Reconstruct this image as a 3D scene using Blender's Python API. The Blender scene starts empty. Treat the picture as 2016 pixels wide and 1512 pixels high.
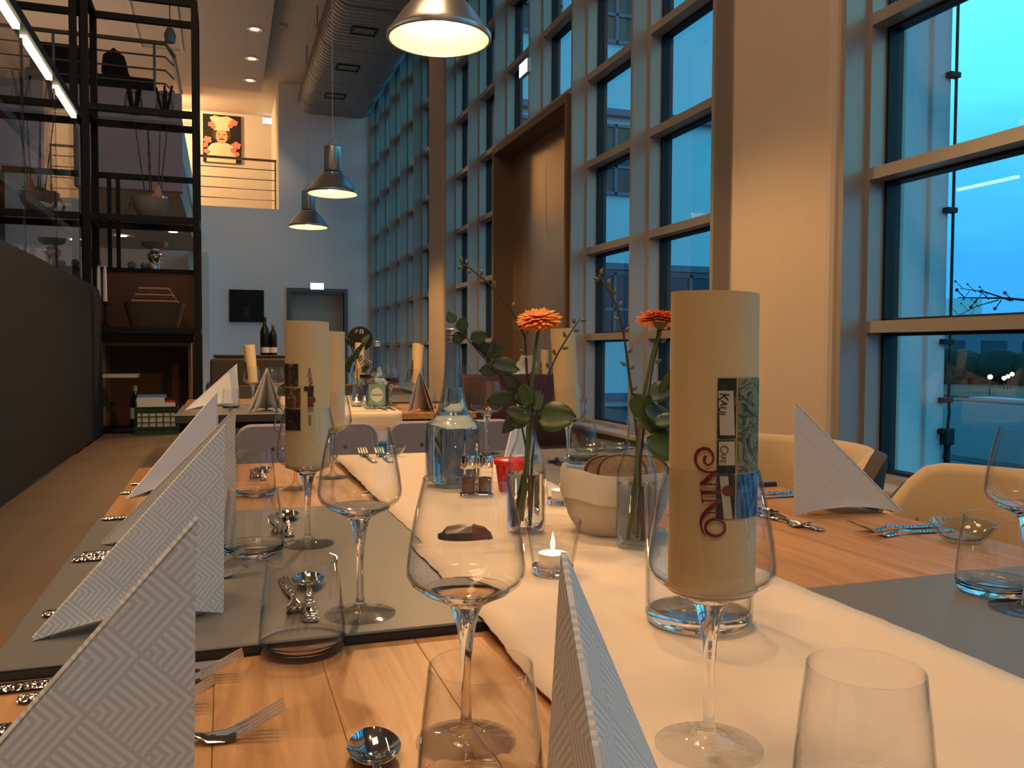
import bpy, bmesh, math, random
from mathutils import Vector, Matrix
random.seed(7)
R = math.radians
PI = math.pi
scene = bpy.context.scene
COL = scene.collection

# ------------------------------------------------------------------ camera
cam = bpy.data.objects.new('camera', bpy.data.cameras.new('camera'))
COL.objects.link(cam)
cam.data.sensor_fit = 'HORIZONTAL'
cam.data.sensor_width = 36.0
cam.data.lens = 36.0 * 1670.6 / 2016.0
cam.data.clip_start = 0.02
cam.data.clip_end = 400
_yaw, _pitch, _roll = 0.327022, 0.038819, -0.00429
_f = Vector((math.sin(_yaw) * math.cos(_pitch), math.cos(_yaw) * math.cos(_pitch), -math.sin(_pitch)))
_r = Vector((math.cos(_yaw), -math.sin(_yaw), 0))
_d = _f.cross(_r)
_r2 = math.cos(_roll) * _r + math.sin(_roll) * _d
_d2 = -math.sin(_roll) * _r + math.cos(_roll) * _d
_m = Matrix((_r2, -_d2, -_f)).transposed().to_4x4()
_m.translation = Vector((0, 0, 1.05))
cam.matrix_world = _m
scene.camera = cam

# ------------------------------------------------------------------ exposure, world
scene.view_settings.view_transform = 'Standard'
scene.view_settings.look = 'None'
scene.view_settings.exposure = 0.35
scene.view_settings.gamma = 1.0
scene.view_settings.use_curve_mapping = False
scene.cycles.max_bounces = 14
scene.cycles.transmission_bounces = 12
scene.cycles.transparent_max_bounces = 24
scene.cycles.sample_clamp_indirect = 4.0
SKY_STRENGTH = 1.12
LAMP_POWER = 42.0
LAMP_BEAM = 66.0
WARM = (1.0, 0.58, 0.25)
FILL_POWER = 26.0
for _x, _y, _k in ((-.75, .9, 1.7), (.1, 3.6, 0.9), (-1.6, -1.8, 1.4), (1.0, -2.6, 1.2)):     # added fill: square area lights under the ceiling, outside the view
    _l = bpy.data.lights.new('ceiling_fill', 'AREA')
    _l.shape, _l.size, _l.energy, _l.color = 'SQUARE', 1.2, FILL_POWER * _k, (1.0, 0.62, 0.34) if _y > 0 else (1.0, .80, .62)
    _o = bpy.data.objects.new('ceiling_fill', _l)
    COL.objects.link(_o)
    _o.location = (_x, _y, 5.28 if _x < .6 else 5.48)
TABLE_FILL = 175.0
for _p, _t, _k in (((1.1, 2.9, 5.45), (.45, .9, .75), 1.0), ((.2, 3.4, 5.25), (1.0, 1.4, .75), 1.15), ((.7, 3.3, 5.45), (.6, 4.7, .75), 2.0)):   # added unseen spots that brighten the tables from above
    _l = bpy.data.lights.new('spot_or_fill', 'SPOT')
    _l.energy, _l.spot_size, _l.spot_blend, _l.color, _l.shadow_soft_size = TABLE_FILL * _k, R(42), 1.0, (1.0, .60, .30), .06
    _o = bpy.data.objects.new('spot_or_fill', _l)
    COL.objects.link(_o)
    _o.location = _p
    _o.rotation_euler = (Vector(_t) - Vector(_p)).to_track_quat('-Z', 'Y').to_euler()
w = bpy.data.worlds.new('dusk_sky')
scene.world = w
w.use_nodes = True
nt = w.node_tree
nt.nodes.clear()
tc = nt.nodes.new('ShaderNodeTexCoord')
sep = nt.nodes.new('ShaderNodeSeparateXYZ')
nt.links.new(tc.outputs['Generated'], sep.inputs[0])
mp = nt.nodes.new('ShaderNodeMapping')
mp.inputs['Scale'].default_value = (1.2, 1.2, 7.0)
nt.links.new(tc.outputs['Generated'], mp.inputs[0])
nz = nt.nodes.new('ShaderNodeTexNoise')
nz.inputs['Scale'].default_value = 1.6
nz.inputs['Detail'].default_value = 4
nt.links.new(mp.outputs[0], nz.inputs['Vector'])
ma = nt.nodes.new('ShaderNodeMath')
ma.operation = 'MULTIPLY_ADD'
nt.links.new(nz.outputs['Fac'], ma.inputs[0])
ma.inputs[1].default_value = 0.22
nt.links.new(sep.outputs['Z'], ma.inputs[2])
rp = nt.nodes.new('ShaderNodeValToRGB')
nt.links.new(ma.outputs[0], rp.inputs[0])
cr = rp.color_ramp
cr.elements[0].position = 0.06
cr.elements[0].color = (0.035, 0.33, 0.80, 1)
cr.elements[1].position = 1.0
cr.elements[1].color = (0.035, 0.27, 0.60, 1)
for p, c in ((0.18, (0.04, 0.36, 0.84, 1)), (0.27, (0.06, 0.50, 0.90, 1)), (0.35, (0.10, 0.76, 0.90, 1)), (0.45, (0.14, 0.84, 0.86, 1)), (0.62, (0.06, 0.46, 0.80, 1))):
    e = cr.elements.new(p)
    e.color = c
bg = nt.nodes.new('ShaderNodeBackground')
nt.links.new(rp.outputs[0], bg.inputs['Color'])
bg.inputs['Strength'].default_value = SKY_STRENGTH
wo = nt.nodes.new('ShaderNodeOutputWorld')
nt.links.new(bg.outputs[0], wo.inputs['Surface'])


# ------------------------------------------------------------------ mesh helpers
class MB:
    """collects shapes; build() links them as ONE mesh object"""

    def __init__(self):
        self.v, self.f, self.uv = [], [], {}

    def add(self, vs, fs):
        b = len(self.v)
        self.v += [tuple(p) for p in vs]
        self.f += [tuple(b + i for i in q) for q in fs]
        return self

    def box(self, x0, y0, z0, x1, y1, z1):
        x0, x1 = min(x0, x1), max(x0, x1)
        y0, y1 = min(y0, y1), max(y0, y1)
        z0, z1 = min(z0, z1), max(z0, z1)
        return self.add([(x0, y0, z0), (x1, y0, z0), (x1, y1, z0), (x0, y1, z0), (x0, y0, z1), (x1, y0, z1), (x1, y1, z1), (x0, y1, z1)],
                        [(0, 3, 2, 1), (4, 5, 6, 7), (0, 1, 5, 4), (1, 2, 6, 5), (2, 3, 7, 6), (3, 0, 4, 7)])

    def rbox(self, x0, y0, z0, x1, y1, z1, b=0.004, seg=2):
        bm = bmesh.new()
        t = MB().box(x0, y0, z0, x1, y1, z1)
        vs = [bm.verts.new(p) for p in t.v]
        for q in t.f:
            bm.faces.new([vs[i] for i in q])
        bmesh.ops.bevel(bm, geom=list(bm.edges), offset=b, segments=seg, affect='EDGES', profile=0.5)
        bm.verts.index_update()
        self.add([v.co[:] for v in bm.verts], [[v.index for v in f.verts] for f in bm.faces])
        bm.free()
        return self

    def lathe(self, prof, n=32, c=(0, 0, 0), a0=0.0, sx=1.0, sy=1.0):
        vs, fs = [], []
        for (r, z) in prof:
            for k in range(n):
                a = a0 + 2 * PI * k / n
                vs.append((c[0] + sx * r * math.cos(a), c[1] + sy * r * math.sin(a), c[2] + z))
        for i in range(len(prof) - 1):
            for k in range(n):
                k2 = (k + 1) % n
                fs.append((i * n + k, i * n + k2, (i + 1) * n + k2, (i + 1) * n + k))
        return self.add(vs, fs)

    def tube(self, pts, rad, n=8, cap=True):
        pts = [Vector(p) for p in pts]
        m = len(pts)
        rr = rad if isinstance(rad, (list, tuple)) else [rad] * m
        vs, fs = [], []
        up = Vector((0, 0, 1))
        for i, p in enumerate(pts):
            t = (pts[min(i + 1, m - 1)] - pts[max(i - 1, 0)])
            t = t.normalized() if t.length > 1e-9 else Vector((0, 0, 1))
            s = t.cross(up if abs(t.z) < 0.95 else Vector((1, 0, 0))).normalized()
            u = s.cross(t)
            for k in range(n):
                a = 2 * PI * k / n
                vs.append(p + rr[i] * (math.cos(a) * s + math.sin(a) * u))
        for i in range(m - 1):
            for k in range(n):
                k2 = (k + 1) % n
                fs.append((i * n + k, i * n + k2, (i + 1) * n + k2, (i + 1) * n + k))
        if cap:
            fs.append(tuple(range(n - 1, -1, -1)))
            fs.append(tuple((m - 1) * n + k for k in range(n)))
        return self.add(vs, fs)

    def bar(self, p, q, wdt, h=None):
        return self.tube([p, q], [wdt * 0.7071, wdt * 0.7071], n=4) if h is None else self._bar(p, q, wdt, h)

    def _bar(self, p, q, wdt, h):
        p, q = Vector(p), Vector(q)
        t = (q - p).normalized()
        s = t.cross(Vector((0, 0, 1)) if abs(t.z) < 0.95 else Vector((1, 0, 0))).normalized() * wdt / 2
        u = s.normalized().cross(t) * h / 2
        vs = [p - s - u, p + s - u, p + s + u, p - s + u, q - s - u, q + s - u, q + s + u, q - s + u]
        return self.add(vs, [(0, 3, 2, 1), (4, 5, 6, 7), (0, 1, 5, 4), (1, 2, 6, 5), (2, 3, 7, 6), (3, 0, 4, 7)])

    def prism(self, poly, dv):
        """closed polygon (list of 3D points) extruded by dv"""
        n = len(poly)
        dv = Vector(dv)
        vs = [Vector(p) for p in poly] + [Vector(p) + dv for p in poly]
        fs = [tuple(range(n - 1, -1, -1)), tuple(range(n, 2 * n))]
        for k in range(n):
            k2 = (k + 1) % n
            fs.append((k, k2, n + k2, n + k))
        return self.add(vs, fs)

    def loft(self, rings, cap=True):
        n = len(rings[0])
        vs = [p for r in rings for p in r]
        fs = []
        for i in range(len(rings) - 1):
            for k in range(n):
                k2 = (k + 1) % n
                fs.append((i * n + k, i * n + k2, (i + 1) * n + k2, (i + 1) * n + k))
        if cap:
            fs.append(tuple(range(n - 1, -1, -1)))
            fs.append(tuple((len(rings) - 1) * n + k for k in range(n)))
        return self.add(vs, fs)

    def grid(self, fn, nu, nv):
        """open sheet fn(i/nu, j/nv)"""
        vs = [fn(i / nu, j / nv) for i in range(nu + 1) for j in range(nv + 1)]
        fs = []
        for i in range(nu):
            for j in range(nv):
                a = i * (nv + 1) + j
                fs.append((a, a + nv + 1, a + nv + 2, a + 1))
        return self.add(vs, fs)

    def ball(self, c, rx, ry=None, rz=None, n=10, m=6):
        ry = rx if ry is None else ry
        rz = rx if rz is None else rz
        vs, fs = [(c[0], c[1], c[2] - rz)], []
        for i in range(1, m):
            a = -PI / 2 + PI * i / m
            for k in range(n):
                b = 2 * PI * k / n
                vs.append((c[0] + rx * math.cos(a) * math.cos(b), c[1] + ry * math.cos(a) * math.sin(b), c[2] + rz * math.sin(a)))
        vs.append((c[0], c[1], c[2] + rz))
        for k in range(n):
            k2 = (k + 1) % n
            fs.append((0, 1 + k2, 1 + k))
            for i in range(m - 2):
                fs.append((1 + i * n + k, 1 + i * n + k2, 1 + (i + 1) * n + k2, 1 + (i + 1) * n + k))
            fs.append((1 + (m - 2) * n + k, 1 + (m - 2) * n + k2, len(vs) - 1))
        return self.add(vs, fs)

    def mesh(self, name, mat, smooth=None):
        keep = bool(mat) and mat.name in ('clear_glass', 'bowl_glass', 'thin_glass', 'blue_bottle_glass', 'green_dish_glass', 'water')  # lathes of glass are wound outwards already
        me = bpy.data.meshes.new(name)
        me.from_pydata(self.v, [], self.f)
        if mat:
            me.materials.append(mat)
        bm = bmesh.new()
        bm.from_mesh(me)
        if not keep:
            bmesh.ops.recalc_face_normals(bm, faces=bm.faces)
        bm.to_mesh(me)
        bm.free()
        if smooth:
            me.polygons.foreach_set('use_smooth', [True] * len(me.polygons))
            if smooth is not True:
                me.set_sharp_from_angle(angle=R(smooth))
        return me

    def build(self, name, mat, parent=None, smooth=None, loc=None, rz=0.0, kind=None):
        o = bpy.data.objects.new(name, self.mesh(name, mat, smooth))
        COL.objects.link(o)
        if parent is not None:
            o.parent = parent
        if loc:
            o.location = loc
        o.rotation_euler.z = rz
        if kind:
            o['kind'] = kind
        return o


def inst(o, parent=None, loc=None, rot=None):
    c = o.copy()
    COL.objects.link(c)
    if parent is not None:
        c.parent = parent
    if loc is not None:
        c.location = loc
    if rot is not None:
        c.rotation_euler = rot
    return c


def tag(o, label, cat, group=None, kind=None):
    o['label'] = label
    o['category'] = cat
    if group:
        o['group'] = group
    if kind:
        o['kind'] = kind
    return o


def thing(name, label, cat, loc=(0, 0, 0), rz=0.0, group=None):
    o = bpy.data.objects.new(name, None)
    COL.objects.link(o)
    o.empty_display_size = 0.05
    o.location = loc
    o.rotation_euler = (0, 0, rz)
    return tag(o, label, cat, group)


def dup(root, label, loc, rz=0.0, rot=None, scale=None, group=None):
    """a copy of a thing with copies of its parts and their sub-parts"""
    r = root.copy()
    COL.objects.link(r)
    r.location = loc
    r.rotation_euler = rot if rot else (0, 0, rz)
    if scale:
        r.scale = scale if isinstance(scale, (tuple, list)) else (scale,) * 3
    r['label'] = label
    if group:
        r['group'] = group
    for ch in list(root.children):
        c = ch.copy()
        COL.objects.link(c)
        c.parent = r
        for g in list(ch.children):
            d = g.copy()
            COL.objects.link(d)
            d.parent = c
    return r


class Proto:
    """build once, afterwards copy: first call moves the built thing itself"""

    def __init__(self, make):
        self.make, self.root = make, None

    def put(self, label, loc, rz=0.0, group=None, rot=None, scale=None):
        if self.root is None:
            self.root = self.make()
            r = self.root
            r.location = loc
            r.rotation_euler = rot if rot else (0, 0, rz)
            if scale:
                r.scale = (scale,) * 3
            r['label'] = label
            if group:
                r['group'] = group
            return r
        return dup(self.root, label, loc, rz, rot, scale or 1.0, group)


def struct(name, mb, mat, parent=None, smooth=None):
    o = mb.build(name, mat, parent, smooth)
    if parent is None:
        o['kind'] = 'structure'
    return o


def sroot(name):
    o = bpy.data.objects.new(name, None)
    COL.objects.link(o)
    o['kind'] = 'structure'
    return o


# ------------------------------------------------------------------ materials
def newmat(name):
    m = bpy.data.materials.new(name)
    m.use_nodes = True
    t = m.node_tree
    t.nodes.clear()
    out = t.nodes.new('ShaderNodeOutputMaterial')
    return m, t, out


def node(t, kind, **kw):
    n = t.nodes.new(kind)
    for k, v in kw.items():
        if k in ('operation', 'blend_type', 'data_type', 'wave_type', 'bands_direction', 'feature', 'distance'):
            setattr(n, k, v)
        else:
            n.inputs[k].default_value = v
    return n


def pr(name, col, rough=0.5, metal=0.0, noise=0.0, nscale=8.0, bump=0.0, bscale=60.0, emit=None, es=0.0, sheen=0.0, coat=0.0, stretch=(1, 1, 1), coord='Object', vary=0.0, sss=0.0, spec=0.5):
    m, t, out = newmat(name)
    p = t.nodes.new('ShaderNodeBsdfPrincipled')
    p.inputs['Base Color'].default_value = (*col, 1)
    p.inputs['Roughness'].default_value = rough
    p.inputs['Metallic'].default_value = metal
    p.inputs['Sheen Weight'].default_value = sheen
    p.inputs['Specular IOR Level'].default_value = spec
    p.inputs['Coat Weight'].default_value = coat
    if sss:
        p.inputs['Subsurface Weight'].default_value = sss
        p.inputs['Subsurface Radius'].default_value = (0.02, 0.012, 0.006)
    if emit:
        p.inputs['Emission Color'].default_value = (*emit, 1)
        p.inputs['Emission Strength'].default_value = es
    t.links.new(p.outputs[0], out.inputs['Surface'])
    if noise or bump:
        tcn = t.nodes.new('ShaderNodeTexCoord')
        mpn = t.nodes.new('ShaderNodeMapping')
        mpn.inputs['Scale'].default_value = stretch
        t.links.new(tcn.outputs[coord], mpn.inputs[0])
    if noise:
        n = node(t, 'ShaderNodeTexNoise', Scale=nscale, Detail=5.0, Roughness=0.6)
        t.links.new(mpn.outputs[0], n.inputs['Vector'])
        mx = node(t, 'ShaderNodeMix', data_type='RGBA')
        mx.inputs[6].default_value = (*[c * (1 - noise) for c in col], 1)
        mx.inputs[7].default_value = (*[min(1, c * (1 + noise)) for c in col], 1)
        t.links.new(n.outputs['Fac'], mx.inputs[0])
        src = mx.outputs[2]
        t.links.new(src, p.inputs['Base Color'])
    if vary:
        oi = t.nodes.new('ShaderNodeObjectInfo')
        hs = t.nodes.new('ShaderNodeHueSaturation')
        hs.inputs['Color'].default_value = (*col, 1)
        if noise:
            t.links.new(src, hs.inputs['Color'])
        ml = node(t, 'ShaderNodeMath', operation='MULTIPLY_ADD')
        ml.inputs[1].default_value = 2 * vary
        ml.inputs[2].default_value = 1 - vary
        t.links.new(oi.outputs['Random'], ml.inputs[0])
        t.links.new(ml.outputs[0], hs.inputs['Value'])
        t.links.new(hs.outputs[0], p.inputs['Base Color'])
    if bump:
        n2 = node(t, 'ShaderNodeTexNoise', Scale=bscale, Detail=3.0)
        t.links.new(mpn.outputs[0], n2.inputs['Vector'])
        b = t.nodes.new('ShaderNodeBump')
        b.inputs['Strength'].default_value = bump
        b.inputs['Distance'].default_value = 0.004
        t.links.new(n2.outputs['Fac'], b.inputs['Height'])
        t.links.new(b.outputs[0], p.inputs['Normal'])
    return m


def glass(name, col=(1, 1, 1), ior=1.47, rough=0.0):
    m, t, out = newmat(name)
    g = node(t, 'ShaderNodeBsdfGlass', Roughness=rough, IOR=ior)
    g.inputs['Color'].default_value = (*col, 1)
    t.links.new(g.outputs[0], out.inputs['Surface'])
    return m


def thin_glass(name, tint=(1, 1, 1), ior=1.5, boost=1.0, rim=None):
    """window sheet: straight-through transmission plus a Fresnel mirror"""
    m, t, out = newmat(name)
    tr = t.nodes.new('ShaderNodeBsdfTransparent')
    tr.inputs['Color'].default_value = (*tint, 1)
    if rim:     # longer way through the wall where it is seen edge-on
        lw = node(t, 'ShaderNodeLayerWeight', Blend=0.5)
        pw = node(t, 'ShaderNodeMath', operation='POWER')
        pw.inputs[1].default_value = 5.0
        t.links.new(lw.outputs['Facing'], pw.inputs[0])
        tm = node(t, 'ShaderNodeMix', data_type='RGBA')
        tm.inputs[6].default_value = (*tint, 1)
        tm.inputs[7].default_value = (*rim, 1)
        t.links.new(pw.outputs[0], tm.inputs[0])
        t.links.new(tm.outputs[2], tr.inputs['Color'])
    gl = node(t, 'ShaderNodeBsdfGlossy', Roughness=0.0)
    fr = node(t, 'ShaderNodeFresnel', IOR=ior)
    k = node(t, 'ShaderNodeMath', operation='MULTIPLY')
    k.inputs[1].default_value = boost
    k.use_clamp = True
    t.links.new(fr.outputs[0], k.inputs[0])
    ge = t.nodes.new('ShaderNodeNewGeometry')
    nb = node(t, 'ShaderNodeMath', operation='SUBTRACT')
    nb.inputs[0].default_value = 1.0
    t.links.new(ge.outputs['Backfacing'], nb.inputs[1])
    k2 = node(t, 'ShaderNodeMath', operation='MULTIPLY')
    t.links.new(k.outputs[0], k2.inputs[0])
    t.links.new(nb.outputs[0], k2.inputs[1])
    mx = t.nodes.new('ShaderNodeMixShader')
    t.links.new(k2.outputs[0], mx.inputs[0])
    t.links.new(tr.outputs[0], mx.inputs[1])
    t.links.new(gl.outputs[0], mx.inputs[2])
    t.links.new(mx.outputs[0], out.inputs['Surface'])
    return m


def soft_glass(name, col=(1, 1, 1), ior=1.47, k=0.5):
    """thick clear glass: part refracted, part passed straight on"""
    m, t, out = newmat(name)
    g = node(t, 'ShaderNodeBsdfGlass', Roughness=0.0, IOR=ior)
    g.inputs['Color'].default_value = (*col, 1)
    tr = t.nodes.new('ShaderNodeBsdfTransparent')
    tr.inputs['Color'].default_value = (*col, 1)
    gl = node(t, 'ShaderNodeBsdfGlossy', Roughness=0.0)
    fr = node(t, 'ShaderNodeFresnel', IOR=ior)
    ge = t.nodes.new('ShaderNodeNewGeometry')
    nb = node(t, 'ShaderNodeMath', operation='SUBTRACT')
    nb.inputs[0].default_value = 1.0
    t.links.new(ge.outputs['Backfacing'], nb.inputs[1])
    fk_ = node(t, 'ShaderNodeMath', operation='MULTIPLY')
    t.links.new(fr.outputs[0], fk_.inputs[0])
    t.links.new(nb.outputs[0], fk_.inputs[1])
    m1 = t.nodes.new('ShaderNodeMixShader')
    t.links.new(fk_.outputs[0], m1.inputs[0])
    t.links.new(tr.outputs[0], m1.inputs[1])
    t.links.new(gl.outputs[0], m1.inputs[2])
    mx = t.nodes.new('ShaderNodeMixShader')
    mx.inputs[0].default_value = k
    t.links.new(m1.outputs[0], mx.inputs[1])
    t.links.new(g.outputs[0], mx.inputs[2])
    t.links.new(mx.outputs[0], out.inputs['Surface'])
    return m


def emitter(name, col, s):
    m, t, out = newmat(name)
    e = node(t, 'ShaderNodeEmission', Strength=s)
    e.inputs['Color'].default_value = (*col, 1)
    t.links.new(e.outputs[0], out.inputs['Surface'])
    return m


def wood(name, dark, light, axis=1, scale=1.0, rough=0.42, vary=0.14):
    m, t, out = newmat(name)
    p = node(t, 'ShaderNodeBsdfPrincipled', Roughness=rough)
    tcn = t.nodes.new('ShaderNodeTexCoord')
    oi = t.nodes.new('ShaderNodeObjectInfo')
    off = node(t, 'ShaderNodeVectorMath', operation='SCALE')
    t.links.new(oi.outputs['Location'], off.inputs[0])
    mpn = t.nodes.new('ShaderNodeMapping')
    sc = [30 * scale] * 3
    sc[axis] = 1.6 * scale
    mpn.inputs['Scale'].default_value = sc
    ad = node(t, 'ShaderNodeVectorMath', operation='ADD')
    cx = t.nodes.new('ShaderNodeCombineXYZ')
    ml = node(t, 'ShaderNodeMath', operation='MULTIPLY')
    ml.inputs[1].default_value = 37.0
    t.links.new(oi.outputs['Random'], ml.inputs[0])
    for i in range(3):
        t.links.new(ml.outputs[0], cx.inputs[i])
    t.links.new(tcn.outputs['Object'], ad.inputs[0])
    t.links.new(cx.outputs[0], ad.inputs[1])
    t.links.new(ad.outputs[0], mpn.inputs[0])
    n = node(t, 'ShaderNodeTexNoise', Scale=2.0, Detail=8.0, Roughness=0.62, Distortion=0.9)
    t.links.new(mpn.outputs[0], n.inputs['Vector'])
    r = t.nodes.new('ShaderNodeValToRGB')
    r.color_ramp.elements[0].position = 0.28
    r.color_ramp.elements[0].color = (*dark, 1)
    r.color_ramp.elements[1].position = 0.72
    r.color_ramp.elements[1].color = (*light, 1)
    t.links.new(n.outputs['Fac'], r.inputs[0])
    hs = t.nodes.new('ShaderNodeHueSaturation')
    v = node(t, 'ShaderNodeMath', operation='MULTIPLY_ADD')
    v.inputs[1].default_value = 2 * vary
    v.inputs[2].default_value = 1 - vary
    t.links.new(oi.outputs['Random'], v.inputs[0])
    t.links.new(v.outputs[0], hs.inputs['Value'])
    t.links.new(r.outputs[0], hs.inputs['Color'])
    t.links.new(hs.outputs[0], p.inputs['Base Color'])
    b = t.nodes.new('ShaderNodeBump')
    b.inputs['Strength'].default_value = 0.12
    b.inputs['Distance'].default_value = 0.002
    t.links.new(n.outputs['Fac'], b.inputs['Height'])
    t.links.new(b.outputs[0], p.inputs['Normal'])
    t.links.new(p.outputs[0], out.inputs['Surface'])
    return m


def napkin_mat():
    """embossed paper napkin: square tiles turned 45 degrees, each with nested corner stripes"""
    m, t, out = newmat('napkin_paper')
    p = node(t, 'ShaderNodeBsdfPrincipled', Roughness=0.85)
    uv = t.nodes.new('ShaderNodeUVMap')
    uv.uv_map = 'uv'
    mpn = t.nodes.new('ShaderNodeMapping')
    mpn.inputs['Rotation'].default_value = (0, 0, R(45))
    mpn.inputs['Scale'].default_value = (25.0, 25.0, 1)
    t.links.new(uv.outputs[0], mpn.inputs[0])
    fr = node(t, 'ShaderNodeVectorMath', operation='FRACTION')
    t.links.new(mpn.outputs[0], fr.inputs[0])
    s = t.nodes.new('ShaderNodeSeparateXYZ')
    t.links.new(fr.outputs[0], s.inputs[0])
    # corner of the nested stripes points along +u of the sheet
    inv = node(t, 'ShaderNodeMath', operation='SUBTRACT')
    inv.inputs[0].default_value = 1.0
    t.links.new(s.outputs['Y'], inv.inputs[1])
    mx = node(t, 'ShaderNodeMath', operation='MAXIMUM')
    t.links.new(s.outputs['X'], mx.inputs[0])
    t.links.new(s.outputs['Y'], mx.inputs[1])
    k = node(t, 'ShaderNodeMath', operation='MULTIPLY')
    k.inputs[1].default_value = 9.0
    t.links.new(mx.outputs[0], k.inputs[0])
    f2 = node(t, 'ShaderNodeMath', operation='FRACT')
    t.links.new(k.outputs[0], f2.inputs[0])
    st = t.nodes.new('ShaderNodeValToRGB')
    st.color_ramp.elements[0].position = 0.40
    st.color_ramp.elements[0].color = (0.72, 0.71, 0.69, 1)
    st.color_ramp.elements[1].position = 0.52
    st.color_ramp.elements[1].color = (0.56, 0.55, 0.53, 1)
    e = st.color_ramp.elements.new(0.92)
    e.color = (0.56, 0.55, 0.53, 1)
    e = st.color_ramp.elements.new(1.0)
    e.color = (0.72, 0.71, 0.69, 1)
    t.links.new(f2.outputs[0], st.inputs[0])
    t.links.new(st.outputs[0], p.inputs['Base Color'])
    b = t.nodes.new('ShaderNodeBump')
    b.inputs['Strength'].default_value = 0.35
    b.inputs['Distance'].default_value = 0.001
    t.links.new(st.outputs[0], b.inputs['Height'])
    t.links.new(b.outputs[0], p.inputs['Normal'])
    t.links.new(p.outputs[0], out.inputs['Surface'])
    return m


def hammered(name):
    m, t, out = newmat(name)
    p = node(t, 'ShaderNodeBsdfPrincipled', Roughness=0.12, Metallic=1.0)
    p.inputs['Base Color'].default_value = (0.78, 0.76, 0.73, 1)
    tcn = t.nodes.new('ShaderNodeTexCoord')
    vo = node(t, 'ShaderNodeTexVoronoi', Scale=230.0)
    t.links.new(tcn.outputs['Object'], vo.inputs['Vector'])
    b = t.nodes.new('ShaderNodeBump')
    b.inputs['Strength'].default_value = 0.9
    b.inputs['Distance'].default_value = 0.002
    t.links.new(vo.outputs['Distance'], b.inputs['Height'])
    t.links.new(b.outputs[0], p.inputs['Normal'])
    t.links.new(p.outputs[0], out.inputs['Surface'])
    return m


def photo_mat(name, cols, scale):
    """a small printed photograph: patches of flat colour"""
    m, t, out = newmat(name)
    p = node(t, 'ShaderNodeBsdfPrincipled', Roughness=0.6)
    tcn = t.nodes.new('ShaderNodeTexCoord')
    n = node(t, 'ShaderNodeTexNoise', Scale=scale, Detail=3.0, Roughness=0.7, Distortion=1.2)
    t.links.new(tcn.outputs['Object'], n.inputs['Vector'])
    r = t.nodes.new('ShaderNodeValToRGB')
    r.color_ramp.interpolation = 'LINEAR'
    els = r.color_ramp.elements
    els[0].position, els[0].color = 0.30, (*cols[0], 1)
    els[1].position, els[1].color = 0.70, (*cols[-1], 1)
    for i, c in enumerate(cols[1:-1]):
        e = els.new(0.30 + 0.40 * (i + 1) / (len(cols) - 1))
        e.color = (*c, 1)
    t.links.new(n.outputs['Fac'], r.inputs[0])
    t.links.new(r.outputs[0], p.inputs['Base Color'])
    t.links.new(p.outputs[0], out.inputs['Surface'])
    return m


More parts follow.
